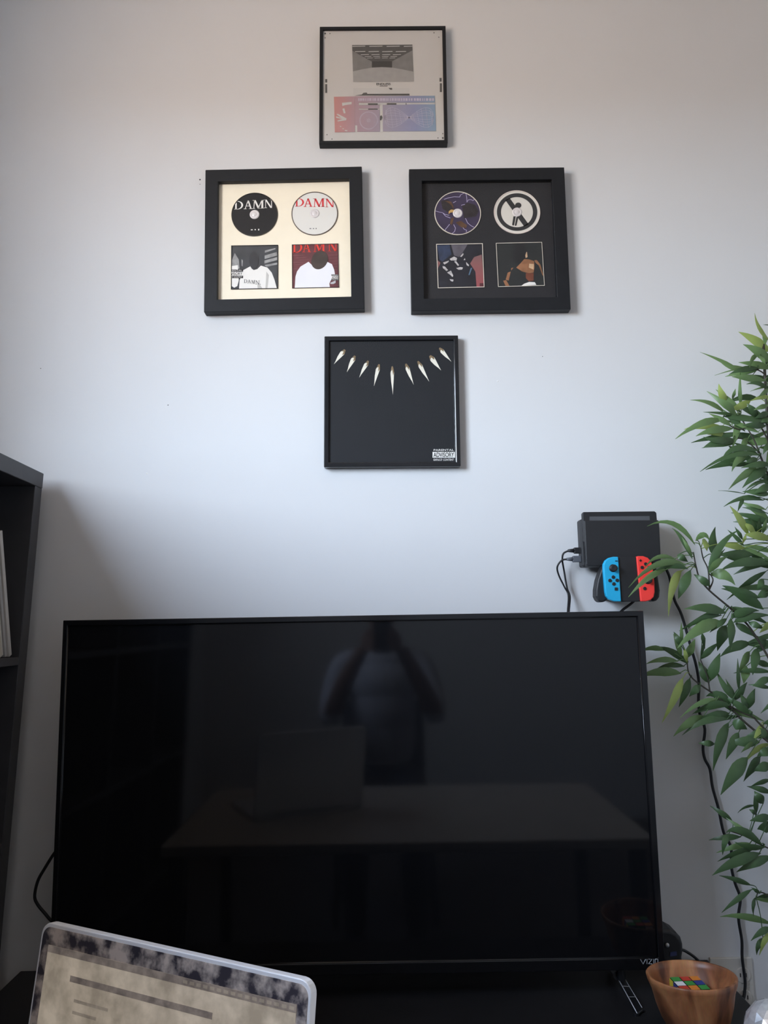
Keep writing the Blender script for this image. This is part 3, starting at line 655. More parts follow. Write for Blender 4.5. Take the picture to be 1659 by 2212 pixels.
YC = 1.772
ctl = thing('game_controller', 'black game controller grip with blue and red side pieces hanging under the dock', 'game controller', P(*c8(990,1220), YC+0.02))
kb(pxprism([(855,682),(1095,680),(1140,1212),(895,1216)], c8, YC-0.001, YC+0.020), 'grip_plate', M_plastic, ctl, bevel=0.002)
kb(pxprism([(690,770),(655,840),(617,950),(596,1070),(596,1150),(620,1205),(662,1225),(705,1212),(740,1180),(760,1000),(740,820)], c8, YC+0.006, YC+0.040), 'handle', M_plastic, ctl, bevel=0.011, seg=4)
kb(pxprism([(1240,700),(1320,668),(1385,690),(1372,745),(1322,800),(1335,880),(1352,980),(1365,1080),(1358,1160),(1330,1205),(1285,1212),(1240,1190),(1240,1000)], c8, YC+0.006, YC+0.040), 'handle', M_plastic, ctl, bevel=0.010, seg=4)
jl = kb(pxprism([(862,678),(800,678),(750,690),(708,722),(686,770),(688,850),(700,1000),(708,1100),(720,1150),(755,1190),(810,1212),(898,1215)], c8, YC-0.006, YC+0.008), 'left_piece', M_blue, ctl, bevel=0.0022, seg=3)
jr = kb(pxprism([(1080,676),(1095,670),(1160,670),(1215,690),(1255,730),(1272,790),(1285,900),(1295,1000),(1298,1100),(1285,1160),(1250,1195),(1190,1212),(1130,1212)], c8, YC-0.006, YC+0.008), 'right_piece', M_red, ctl, bevel=0.0022, seg=3)
jl['label'] = 'bright blue controller piece'; jr['label'] = 'bright red controller piece'
def knob(par, x, y, rpx, name, h, prof=None):
    q = P(*c8(x,y), YC-0.006); r = (P(*c8(x+rpx,y), YC-0.006)-q).length
    M4 = Matrix.Translation(q - ctl.location) @ Matrix.Rotation(PI/2,4,'X')
    prof = prof or [(r,-0.001),(r,h*0.8),(r*0.85,h),(0.0001,h)]
    pf = [(a*r if prof_rel else a, b) for a, b in prof] if (prof_rel := False) else prof
    return MB().lathe(pf, 20, M4).build(name, M_plastic, par, smooth=False)
def stick(par, x, y, rpx):
    q = P(*c8(x,y), YC-0.006); r = (P(*c8(x+rpx,y), YC-0.006)-q).length
    M4 = Matrix.Translation(q - ctl.location) @ Matrix.Rotation(PI/2,4,'X')
    MB().lathe([(r*1.15,-0.001),(r*1.1,0.0008),(r*0.6,0.0012),(r*0.55,0.006),(r*0.95,0.0068),(r,0.0085),(r*0.85,0.0100),(r*0.6,0.0096),(0.0001,0.0092)], 24, M4).build('thumbstick', M_plastic, par, smooth=True)
stick(jl, 797, 815, 42); stick(jr, 1212, 958, 42)
for x, y in ((800,922),(760,962),(846,960),(806,1003)): knob(jl, x, y, 21, 'button', 0.0016)
for x, y in ((1186,765),(1144,806),(1226,806),(1188,848),(1176,1058)): knob(jr, x, y, 20, 'button', 0.0016)
def cprism(par, pts, name):
    return MB().prism([P(*c8(*p), YC-0.0074) for p in pts], (0,0.002,0)).build(name, M_plastic, par, off=ctl.location)
cprism(jl, R4(819,1045,854,1080), 'button'); cprism(jl, R4(825,724,854,733), 'minus_button')
cprism(jr, [(1113,718),(1123,718),(1123,708),(1131,708),(1131,718),(1142,718),(1142,727),(1131,727),(1131,737),(1123,737),(1123,727),(1113,727)], 'plus_button')
# plugs and cables of the dock
def plug(name, box, y, m, label):
    a, b_, c_, d_ = box
    p0 = P(*c8(a,d_), y); p1 = P(*c8(c_,b_), y)
    o = thing(name, label, 'cable', ((p0.x+p1.x)/2, y, (p0.z+p1.z)/2))
    kb(MB().box(p0.x+0.006, p1.x+0.006, y-0.005, y+0.005, p0.z, p1.z), 'plug', m, o, bevel=0.0015)
    zc = (p0.z+p1.z)/2
    kb(MB().tube([(p0.x-0.008,y,zc),(p0.x-0.002,y,zc),(p0.x+0.008,y,zc)], [0.0032,0.004,0.0052], 10), 'strain_relief', m, o, smooth=True)
    return o, Vector((p0.x-0.006, y, zc))
o, q = plug('signal_cable', (300,568,430,642), 1.843, M_plastic, 'black cable with dark plug running from the dock behind the television')
kb(MB().tube(smooth_path([q]+[P(*c8(x,y), yy) for x,y,yy in ((205,640,1.845),(192,720,1.85),(213,850,1.86),(248,1050,1.862),(284,1155,1.86),(272,1330,1.84),(268,1480,1.82),(300,1700,1.82))]), 0.0021, 8), 'cord', M_rubber, o, smooth=True)
o, q = plug('charging_cable', (285,668,418,745), 1.843, M_greyplug, 'black cable with grey plug running from the dock behind the television')
kb(MB().tube(smooth_path([q]+[P(*c8(x,y), yy) for x,y,yy in ((185,722,1.845),(132,800,1.85),(150,900,1.86),(218,1040,1.862),(264,1140,1.86),(256,1330,1.84),(250,1480,1.82),(240,1700,1.82))]), 0.0021, 8), 'cord', M_rubber, o, smooth=True)
cable('strap_cable', [P(*c8(x,y), yy) for x,y,yy in ((1130,1120,1.83),(1040,1215,1.83),(970,1272,1.83),(905,1322,1.83),(820,1420,1.83),(790,1600,1.82))], 0.0030, M_rubber,
      'short black cable slanting from under the controller to behind the television')
cB = crop(1340,1060,5.2); cC = crop(1360,1380,5.548); cD = crop(1380,1700,5.53); cA = crop(1380,660,5.53)
pc = [(cB,480,820,1.865),(cB,525,900,1.868),(cB,556,980,1.868),(cB,572,1070,1.868),(cB,612,1235,1.868),(cB,690,1400,1.868),(cC,735,100,1.868),(cC,800,330,1.868),(cC,832,540,1.868),(cC,826,740,1.868),(cC,842,900,1.868),(cC,902,1080,1.868),(cC,880,1300,1.868),(cC,902,1440,1.868),(cC,962,1560,1.868),(cD,880,0,1.868),(cD,952,260,1.868),(cD,1012,540,1.868),(cD,1100,720,1.868),(cD,1105,950,1.868),(cD,1150,1150,1.868),(cD,1212,1330,1.868),(cD,1190,1560,1.868),(cD,1230,1830,1.868),(c7,1415,480,1.868),(c7,1442,690,1.868),(c7,1436,820,1.866),(c7,1420,930,1.86)]
pts = [P(*c(x,y), yy) for c,x,y,yy in pc]
pts += [Vector((pts[-1].x, 1.855, 0.40)), Vector((pts[-1].x+0.03, 1.84, 0.2)), Vector((pts[-1].x+0.06, 1.80, 0.004))]
cable('adapter_cord', pts, 0.0034, M_rubber, 'long black cord hanging down the wall from the dock behind the leaves', k=5)

# ------------------------------------------------------------------ wall outlet
a = P(*c7(1100,470), WALL); b2 = P(*c7(1495,470), WALL)
ou = thing('wall_outlet', 'double cream power outlet plate low on the wall behind the bowl', 'outlet', ((a.x+b2.x)/2, WALL, a.z-0.06))
kb(MB().box(a.x, b2.x, WALL-0.006, WALL, a.z-0.118, a.z), 'cover_plate', M_plate, ou, bevel=0.002)
pw_ = (b2.x-a.x)/4
for xc in (a.x+pw_, b2.x-pw_):
    for zc in (a.z-0.036, a.z-0.082):
        so = kb(MB().lathe([(0.0165,0),(0.0165,0.003),(0.0155,0.0035),(0.0001,0.0035)], 20, Matrix.Translation((xc,WALL-0.0055,zc)) @ Matrix.Rotation(PI/2,4,'X')), 'socket', M_plate, ou)
        for dx in (-0.0063, 0.0063): kb(MB().box(xc+dx-0.001, xc+dx+0.001, WALL-0.0096, WALL-0.008, zc-0.003, zc+0.005), 'slot', M_black, ou)

# ------------------------------------------------------------------ gadget behind the television's lower corner
gq = P(*c7(760,480), 1.80)
gd = thing('wireless_adapter', 'small rounded black device behind the lower corner of the television', 'electronic device', (gq.x, 1.81, ST))
gp = [P(*c7(x,y), 1.785) for x,y in ((600,230),(650,205),(740,212),(800,245),(840,290),(858,350),(860,420),(850,480))]
zb = ST
outl = gp + [Vector((gp[-1].x+0.002,1.785,zb)), Vector((gp[0].x-0.01,1.785,zb))]
kb(MB().prism(outl, (0,0.055,0)), 'shell', M_plastic, gd, bevel=0.008, seg=4)
lq = P(*c7(705,355), 1.783)
kb(MB().lathe([(0.0042,0),(0.0040,0.003),(0.0001,0.0035)], 14, Matrix.Translation(lq) @ Matrix.Rotation(PI/2,4,'X')), 'button', M_silver, gd, smooth=True)
kb(MB().prism([P(*c7(x,y), 1.7835) for x,y in ((735,425),(795,418),(798,455),(735,465))], (0,0.003,0)), 'badge', mat('badge_blue', rgb(58,66,110), 0.4, var=0.05), gd)
kb(MB().tube(smooth_path([P(*c7(x,y), yy) for x,y,yy in ((840,400,1.82),(880,415,1.83),(950,460,1.84),(1020,520,1.85))]), 0.003, 8), 'cord', M_rubber, gd, smooth=True)

# ------------------------------------------------------------------ splayed feet of the television
def tv_foot(mx):
    f = lambda x, y, z: Vector((mx(PZ(*c7(x,y), z).x), PZ(*c7(x,y), z).y, z))
    A, Bq, Cq, Dq = f(205,610,ST+0.03), f(255,590,ST+0.03), f(478,965,ST+0.006), f(422,1005,ST+0.006)
    ft = tl(MB().prism([A, Bq, Cq, Dq], (0,0,-0.0055)), 'foot', M_tvblk, bevel=0.0015)
    up_ = [Vector(((A.x+Bq.x)/2, TY+0.016, Z0+0.01)), Vector(((A.x+Bq.x)/2, TY+0.012, ST+0.03)), (A+Bq)/2]
    tl(MB().tube(up_, 0.009, 8), 'foot_post', M_tvblk, ft)
    tl(MB().tube([(A.x,TY+0.02,ST+0.03), ((A.x+Bq.x)/2,TY+0.11,ST+0.012)], 0.008, 8), 'foot_brace', M_tvblk, ft)
    m_s = M_silver
    tl(MB().tube([A+Vector((0,0,0.0005)), Dq+Vector((0,0,0.0005))], 0.0010, 6), 'foot_edge', m_s, ft, smooth=True)
    tl(MB().tube([Bq*0.8+Cq*0.2, Cq*0.96+Bq*0.04], 0.0007, 6), 'foot_edge', m_s, ft, smooth=True)
    for t in (0.12, 0.36, 0.62): tl(MB().tube([A*(1-t)+Dq*t, Bq*(1-t-0.08)+Cq*(t+0.08)], 0.0005, 5), 'foot_glint', m_s, ft)  # thin silver tubes stand in for cross glints on the foot
    for q in (Cq, Dq): tl(MB().lathe([(0.006,0),(0.006,0.004),(0.0001,0.005)], 10, Matrix.Translation((q.x, q.y+0.006, ST))), 'foot_pad', M_rubber, ft)
tv_foot(lambda x: x); tv_foot(lambda x: -0.139 - x)

# ------------------------------------------------------------------ wooden bowl and puzzle cube
RIMZ, RR = ST+0.098, 0.0815
l_, r_ = PZ(1394,2100,RIMZ), PZ(1591,2113,RIMZ)
bc = Vector(((l_.x+r_.x)/2, (l_.y+r_.y)/2, ST)); RR = (r_-l_).length/2
prof = [(0.0001,0.0),(0.036,0.0),(0.040,0.002),(0.050,0.012),(0.060,0.030),(0.067,0.052),(0.072,0.075),(0.078,0.090),(RR,0.098),(RR-0.002,0.1),(RR-0.005,0.099),(0.073,0.088),(0.066,0.072),(0.060,0.050),(0.052,0.030),(0.040,0.016),(0.022,0.010),(0.0001,0.009)]
bowl = MB().lathe(prof, 56, Matrix.Translation((0,0,0))).build('wooden_bowl', M_bowl, None, smooth=True)
bowl.location = bc + Vector((0.0005,-0.015,0.0032)); bowl.rotation_euler = (math.radians(-4.5), math.radians(-1.0), 0)
tag(bowl, 'round brown wooden bowl with flared rim on the media console', 'bowl')
# puzzle cube: body with one sticker per facelet
CT = ST + 0.086; cs = 0.054
pa, pb = PZ(*c7(835,768), CT), PZ(*c7(1085,757), CT); pd = PZ(*c7(778,680), CT)
cyaw = math.atan2(pb.y-pa.y, pb.x-pa.x); ctr = (PZ(*c7(775,680),CT)+PZ(*c7(985,670),CT)+PZ(*c7(1085,755),CT)+PZ(*c7(835,768),CT))/4
cube = thing('puzzle_cube', 'colourful twisting puzzle cube lying in the wooden bowl', 'puzzle cube', (ctr.x, ctr.y, CT-cs), (0,0,cyaw))
MB().box(-cs/2,cs/2,-cs/2,cs/2,0,cs).build('cube_body', M_black, cube, bevel=0.002)
CC = {c: mat('sticker_'+n_, rgb(*v), 0.35, var=0.02) for c, n_, v in (('G','green',(58,150,66)),('R','red',(198,62,44)),('O','orange',(226,136,50)),('W','white',(236,236,240)),('B','blue',(44,62,140)),('Y','yellow',(214,196,66)))}
faces = {'top':'ROGWGBGRO', 'front':'YYRBWOGRB', 'left':'OBYGWRBOG', 'right':'RWGYBOWGR', 'back':'BGWOYRYBG'}
for fn, s in faces.items():
    for i, c in enumerate(s):
        u = (-1+i % 3)*cs/3; v = (-1+i//3)*cs/3; h = cs/6-0.0011; e_ = 0.0006
        if fn == 'top': vv = [(u-h,v-h,cs+e_),(u+h,v-h,cs+e_),(u+h,v+h,cs+e_),(u-h,v+h,cs+e_)]; d = (0,0,-0.0008)
        elif fn == 'front': z = cs/2-v; vv = [(u-h,-cs/2-e_,z-h),(u+h,-cs/2-e_,z-h),(u+h,-cs/2-e_,z+h),(u-h,-cs/2-e_,z+h)]; d = (0,0.0008,0)
        elif fn == 'back': z = cs/2-v; vv = [(u-h,cs/2+e_,z-h),(u+h,cs/2+e_,z-h),(u+h,cs/2+e_,z+h),(u-h,cs/2+e_,z+h)]; d = (0,-0.0008,0)
        elif fn == 'left': z = cs/2-v; vv = [(-cs/2-e_,u-h,z-h),(-cs/2-e_,u+h,z-h),(-cs/2-e_,u+h,z+h),(-cs/2-e_,u-h,z+h)]; d = (0.0008,0,0)
        else: z = cs/2-v; vv = [(cs/2+e_,u-h,z-h),(cs/2+e_,u+h,z-h),(cs/2+e_,u+h,z+h),(cs/2+e_,u-h,z+h)]; d = (-0.0008,0,0)
        MB().prism(vv, d).build('sticker', CC[c], cube)

# ------------------------------------------------------------------ faceted glass ornament at the console's end
gc = PZ(1692, 2222, ST+0.055)
bm = bmesh.new(); bmesh.ops.create_icosphere(bm, subdivisions=3, radius=0.055)
for v in bm.verts:
    v.co *= 1 + random.uniform(-0.02, 0.02)
    if v.co.z < -0.045: v.co.z = -0.045
me = bpy.data.meshes.new('faceted_ball'); bm.to_mesh(me); bm.free()
M_cry = mat('cut_crystal', rgb(235,237,242), 0.16, 0.45, var=0.25, vscale=60)
me.materials.append(M_cry)
fb = bpy.data.objects.new('faceted_ball', me); COL.objects.link(fb); fb.location = (min(gc.x,0.655), gc.y, ST+0.045)
tag(fb, 'sparkling faceted silver ornament at the right end of the media console', 'ornament')

# ------------------------------------------------------------------ laptop on the desk
LW, LH, LT = 0.359, 0.246, 0.0105
lyaw, tiltb = math.radians(-27.0), math.radians(8.36)
top = Vector((-0.23388, 0.86567, 0.97117))
up = (Matrix.Rotation(lyaw,3,'Z') @ Matrix.Rotation(-tiltb,3,'X')) @ Vector((0,0,1))
hinge = top - up*LH
DESK = hinge.z - 0.018
lap = thing('laptop', 'open silver laptop with smudged glowing screen on the desk', 'laptop', (hinge.x, hinge.y, DESK), (0,0,lyaw))
def rrect(w_, h_, r, n=6):
    out = []
    for cx_, cy_, a0 in ((w_/2-r,h_-r,0),(-w_/2+r,h_-r,90),(-w_/2+r,0.004,180),(w_/2-r,0.004,270)):
        rr_ = r if cy_ > 0.1 else 0.004
        cxx = cx_ if cy_ > 0.1 else math.copysign(w_/2-0.004, cx_)
        out += [(cxx+rr_*math.cos(math.radians(a0+90*i/n)), cy_+rr_*math.sin(math.radians(a0+90*i/n))) for i in range(n+1)]
    return out
lid = MB().prism([(x, 0, z) for x, z in rrect(LW, LH, 0.013)], (0, LT, 0)).build('lid', M_rim, lap, bevel=0.001, seg=2)
lid.location = (0, 0, 0.018); lid.rotation_euler = (-tiltb, 0, 0)
def blotch_mat(name, c0, c1, emis, scale, rough, p0=0.36, p1=0.64):
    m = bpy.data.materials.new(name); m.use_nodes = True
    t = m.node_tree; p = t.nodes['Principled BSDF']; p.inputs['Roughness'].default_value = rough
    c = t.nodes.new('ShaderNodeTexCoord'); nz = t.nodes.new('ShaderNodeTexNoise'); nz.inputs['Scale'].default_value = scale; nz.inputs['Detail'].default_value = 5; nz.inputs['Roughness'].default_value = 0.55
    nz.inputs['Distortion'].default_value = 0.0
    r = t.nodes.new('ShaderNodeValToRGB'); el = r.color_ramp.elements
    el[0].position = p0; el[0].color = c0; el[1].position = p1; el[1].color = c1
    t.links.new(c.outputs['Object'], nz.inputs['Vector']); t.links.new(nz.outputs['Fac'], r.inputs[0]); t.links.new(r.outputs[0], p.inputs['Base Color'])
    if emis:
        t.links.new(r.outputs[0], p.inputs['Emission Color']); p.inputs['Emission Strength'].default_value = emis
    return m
M_bezel_smudge_reflect = blotch_mat('laptop_bezel_smudge_reflection', rgb(60,56,64), rgb(206,192,182), 0, 42, 0.3, 0.42, 0.60)  # smudges plus blurred foliage reflections, painted into the bezel colour
M_display = blotch_mat('laptop_display', rgb(136,126,112), rgb(176,164,148), 0.42, 30, 0.3)
gl = MB().prism([(x, -0.0006, z) for x, z in rrect(LW-0.0065, LH-0.0040, 0.0105)], (0, 0.0012, 0)).build('screen_glass', M_bezel_smudge_reflect, lid)
def lq(x0, x1, z0, z1, name, m, d): return MB().add([(x0,-d,z0),(x1,-d,z0),(x1,-d,z1),(x0,-d,z1)], [(0,1,2,3)]).build(name, m, lid, fix=False)
DX, DZ1 = LW/2-0.0145, LH-0.0215
dsp = lq(-DX, DX, 0.02, DZ1, 'display', M_display, 0.0009)
M_menu = blotch_mat('display_menu_bar', rgb(92,84,80), rgb(128,118,110), 0.36, 60, 0.3)
M_ln = blotch_mat('display_text_grey', rgb(112,104,94), rgb(140,130,118), 0.4, 60, 0.3)
lq(-DX, DX, DZ1-0.007, DZ1, 'menu_bar', M_menu, 0.0012)
for i in range(16): lq(0.03+i*0.0085, 0.0355+i*0.0085, DZ1-0.005, DZ1-0.002, 'menu_icon', M_ln, 0.0015)
lq(-DX+0.04, -DX+0.235, DZ1-0.030, DZ1-0.024, 'tool_bar', M_menu, 0.0012)
for i, (x, wdt) in enumerate(((-DX+0.05,0.05),(-DX+0.05,0.035),(-DX+0.06,0.09),(-DX+0.13,0.06))): lq(x, x+wdt, DZ1-0.048-0.011*i, DZ1-0.045-0.011*i, 'text_line', M_ln, 0.0012)
dotm = [mat('display_dot_red', rgb(150,72,66), 0.4, var=0.05), mat('display_dot_blue', rgb(70,76,104), 0.4, var=0.05)]
for i in range(5):
    lq(0.075+i*0.011, 0.080+i*0.011, DZ1-0.048, DZ1-0.043, 'display_dot', dotm[i % 2], 0.0012)
base = MB()
base.prism([(x, -z+0.008, 0) for x, z in rrect(LW, LH, 0.013)], (0,0,0.015))
base.build('base', M_alu, lap, bevel=0.002)
for rrow in range(5):
    for i in range(13):
        MB().box(-0.138+i*0.0213, -0.120+i*0.0213, -0.045-rrow*0.019, -0.029-rrow*0.019, 0.0150, 0.0162).build('key', M_black, lap)
MB().box(-0.055, 0.055, -0.225, -0.145, 0.0150, 0.0154).build('trackpad', M_alu, lap)
MB().tube([(-0.12,0.004,0.017),(0.12,0.004,0.017)], 0.006, 10).build('hinge', M_plastic, lap, smooth=True)

# ------------------------------------------------------------------ desk below the frame (carries the laptop, shows in the screen's reflection)
dk_ = thing('desk', 'pale wooden desk carrying the laptop in front of the console', 'desk', (0.05, 0.80, 0))
M_desk = mat('desk_top_pale', rgb(205,196,186), 0.35, var=0.05, vscale=12)
def dl(mb, name, m): return mb.build(name, m, dk_, off=dk_.location, bevel=0.003)
dl(MB().box(-0.62, 0.72, 0.42, 1.17, DESK-0.028, DESK), 'desk_top', M_desk)
for x in (-0.60, 0.66):
    for y in (0.44, 1.11): dl(MB().box(x, x+0.04, y, y+0.04, 0, DESK-0.028), 'leg', M_plastic)

# ------------------------------------------------------------------ bamboo plant beside the console
stalks = []
pot = thing('bamboo_plant', 'tall artificial bamboo with slender green leaves beside the television', 'plant', (0.95, 1.68, 0))
def pl(mb, name, m, **k): return mb.build(name, m, pot, off=pot.location, **k)
pl(MB().lathe([(0.0001,0.0),(0.085,0.0),(0.10,0.01),(0.125,0.22),(0.128,0.235),(0.118,0.235),(0.115,0.20),(0.0001,0.20)], 36, Matrix.Translation(pot.location)), 'pot', M_pot, smooth=True)
pl(MB().lathe([(0.116,0.205),(0.06,0.212),(0.0001,0.21)], 24, Matrix.Translation(pot.location)), 'soil', M_soil, smooth=True)
stems = []
def stem(pts, r0, r1, name='stalk'):
    sp = smooth_path(pts, 8); n_ = len(sp)
    rad = [r0+(r1-r0)*i/(n_-1) for i in range(n_)]
    if name == 'stalk': rad = [q*(1.25 if i % 9 == 4 else 1.0) for i, q in enumerate(rad)]
    pl(MB().tube(sp, rad, 7), name, M_stem, smooth=True); stems.append(sp)
stem([(0.93,1.69,0.20),(0.915,1.72,0.7),(0.893,1.76,1.2),(0.886,1.77,1.6),(0.893,1.77,1.93)], 0.0065, 0.003)
stem([(0.96,1.68,0.20),(0.955,1.72,0.8),(0.945,1.75,1.4),(0.955,1.76,2.05)], 0.008, 0.003)
stem([(0.97,1.66,0.20),(0.985,1.69,0.6),(0.985,1.71,1.0),(1.0,1.72,1.45)], 0.0065, 0.003)
def tw(cr, pp, yy, r0=0.0026, r1=0.0014, root=None):
    pts = [P(*cr(x,y), q) for (x,y), q in zip(pp, yy)]
    if root is not None:
        zt = min(pts[-1].z - 0.03, root[2]); pts.append(min(stems[0], key=lambda q: abs(q.z - zt)).copy())
    stem(pts[::-1], r0, r1, 'twig')
tw(cB, [(820,690),(850,850),(890,980),(1000,1120),(1300,1380),(1530,1650)], [1.735,1.735,1.737,1.74,1.745,1.752], root=(0.875,1.76,1.10))
tw(cB, [(905,640),(930,760),(985,890),(1000,1110)], [1.745,1.745,1.742,1.74], 0.0018, 0.0012)
tw(cC, [(690,290),(720,430),(860,560),(1100,720),(1260,880),(1430,1040)], [1.79,1.79,1.785,1.78,1.775,1.77], root=(0.885,1.745,0.93))
tw(cC, [(1040,700),(1300,860),(1480,940),(1570,1030)], [1.775,1.772,1.77,1.768], 0.0022, 0.0014, root=(0.885,1.745,0.97))
tw(cC, [(850,250),(930,450),(960,620)], [1.775,1.775,1.777], 0.0018, 0.0012)
tw(cA, [(1210,1330),(1340,1540),(1400,1660),(1490,1900)], [1.755,1.755,1.757,1.76], 0.0022, 0.0014, root=P(1660,1040,1.77))
tw(cA, [(1000,1380),(1200,1480),(1420,1420)], [1.75,1.753,1.757], 0.0020, 0.0013, root=P(1662,925,1.77))
tw(cA, [(1130,1590),(1250,1600),(1420,1740),(1490,1890)], [1.76,1.76,1.762,1.765], 0.0018, 0.0012)
tw(cA, [(1120,760),(1330,740),(1500,820)], [1.76,1.762,1.765], 0.0018, 0.0012, root=P(1662,820,1.77))
tw(cB, [(990,920),(1040,1000),(1000,1110)], [1.742,1.741,1.74], 0.0018, 0.0012)
tw(cD, [(1100,530),(1300,600),(1480,700)], [1.78,1.775,1.77], 0.0018, 0.0012, root=(0.895,1.735,0.80))
tw(cD, [(1400,1320),(1540,1290)], [1.77,1.765], 0.0018, 0.0012, root=(0.905,1.72,0.62))

def leaf(b0, c0, t0, wd, kind, yb, yt, twist=None, into=None):
    n = 8; V = []; F = []
    twist = random.uniform(-0.55, 0.55) if twist is None else twist
    B0, T0 = Vector(b0), Vector(t0)
    C0 = Vector(c0) if c0 else (B0+T0)/2 + Vector((0, -0.06*(T0-B0).length))
    path = []
    for i in range(n+1):
        t = i/n; q = B0*(1-t)**2 + C0*2*t*(1-t) + T0*t*t
        y = yb + (yt-yb)*t - 0.010*math.sin(PI*t)
        path.append(P(q.x, q.y, y))
    wm = wd*(path[n//2].y/FPX)*1.02
    for i in range(n+1):
        t = i/n
        pr_ = (t/0.32)**0.6 if t < 0.32 else max(0.0, 1-((t-0.32)/0.68)**1.5)
        hw = max(0.0004, wm/2*pr_)
        tg = (path[min(i+1,n)]-path[max(i-1,0)]).normalized()
        sd_ = tg.cross(Vector((0,1,0)))
        if sd_.length < 1e-4: sd_ = Vector((1,0,0))
        sd_.normalize(); nm = sd_.cross(tg).normalized()
        a_ = twist*(0.3+0.7*t)
        s2 = sd_*math.cos(a_) + nm*math.sin(a_); n2 = nm*math.cos(a_) - sd_*math.sin(a_)
        V += [path[i]+s2*hw, path[i]-n2*hw*0.22, path[i]-s2*hw]
    for i in range(n):
        a_ = 3*i; F += [(a_,a_+1,a_+4,a_+3), (a_+1,a_+2,a_+5,a_+4)]
    mb = (into or MB()).add(V, F)
    best = None                                      # petiole to the nearest stem
    for sp in stems:
        for q in sp:
            d = (q-path[0]).length
            if best is None or d < best[0]: best = (d, q)
    if best and 0.003 < best[0] < 0.11:
        q = best[1]; mid = (q+path[0])/2 + Vector((0, -0.004, 0.006))
        mb.tube(smooth_path([q, mid, path[0]+(path[1]-path[0])*0.3], 3), 0.0010, 4, cap=False)
    if into is None: pl(mb, 'leaf', LEAF[kind], smooth=True, fix=False)

def leaves(cr, s, rows, yb, yt, dy=0.0):
    for r in rows:
        b0 = cr(*r[0]); t0 = cr(*r[1]); c0 = cr(*r[4]) if len(r) > 4 and r[4] else None
        j = random.uniform(-0.018, 0.018)
        leaf(b0, c0, t0, r[2]/s*0.98, r[3], (r[5] if len(r) > 5 else yb)+j, (r[6] if len(r) > 6 else yt)+j)
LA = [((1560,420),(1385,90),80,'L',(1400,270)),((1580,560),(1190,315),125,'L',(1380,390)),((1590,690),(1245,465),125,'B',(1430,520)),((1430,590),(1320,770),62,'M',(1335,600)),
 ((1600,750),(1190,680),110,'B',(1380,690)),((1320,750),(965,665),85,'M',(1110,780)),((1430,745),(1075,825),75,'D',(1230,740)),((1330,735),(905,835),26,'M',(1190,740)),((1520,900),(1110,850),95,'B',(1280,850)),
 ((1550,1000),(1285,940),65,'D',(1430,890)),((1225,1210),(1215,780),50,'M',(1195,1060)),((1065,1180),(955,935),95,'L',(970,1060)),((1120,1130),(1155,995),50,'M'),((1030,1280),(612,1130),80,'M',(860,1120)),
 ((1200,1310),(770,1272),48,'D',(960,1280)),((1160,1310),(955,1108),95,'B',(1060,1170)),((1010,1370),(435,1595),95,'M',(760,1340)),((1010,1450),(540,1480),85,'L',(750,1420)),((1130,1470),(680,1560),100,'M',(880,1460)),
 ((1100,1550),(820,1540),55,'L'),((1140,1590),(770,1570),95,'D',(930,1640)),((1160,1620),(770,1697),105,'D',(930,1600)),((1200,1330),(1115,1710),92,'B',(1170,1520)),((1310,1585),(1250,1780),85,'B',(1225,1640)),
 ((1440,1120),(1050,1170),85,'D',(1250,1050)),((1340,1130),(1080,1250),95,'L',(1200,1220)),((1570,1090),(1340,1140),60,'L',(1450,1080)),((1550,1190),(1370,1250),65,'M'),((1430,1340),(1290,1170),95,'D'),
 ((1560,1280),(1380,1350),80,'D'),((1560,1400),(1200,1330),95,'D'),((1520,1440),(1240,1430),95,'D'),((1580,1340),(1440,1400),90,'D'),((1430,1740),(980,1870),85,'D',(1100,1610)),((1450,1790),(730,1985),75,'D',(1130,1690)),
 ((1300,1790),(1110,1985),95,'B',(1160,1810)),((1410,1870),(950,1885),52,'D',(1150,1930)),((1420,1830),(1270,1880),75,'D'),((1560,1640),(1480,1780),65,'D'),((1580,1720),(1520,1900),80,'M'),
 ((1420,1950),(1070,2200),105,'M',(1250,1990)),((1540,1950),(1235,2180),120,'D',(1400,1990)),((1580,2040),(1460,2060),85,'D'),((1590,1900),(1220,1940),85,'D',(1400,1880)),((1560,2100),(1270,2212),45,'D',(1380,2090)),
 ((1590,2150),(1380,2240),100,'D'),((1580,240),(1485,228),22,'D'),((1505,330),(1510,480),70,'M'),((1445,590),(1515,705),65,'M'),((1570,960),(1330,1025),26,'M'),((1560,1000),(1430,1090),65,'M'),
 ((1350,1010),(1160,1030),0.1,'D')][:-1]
leaves(cA, 5.53, LA, 1.765, 1.745)
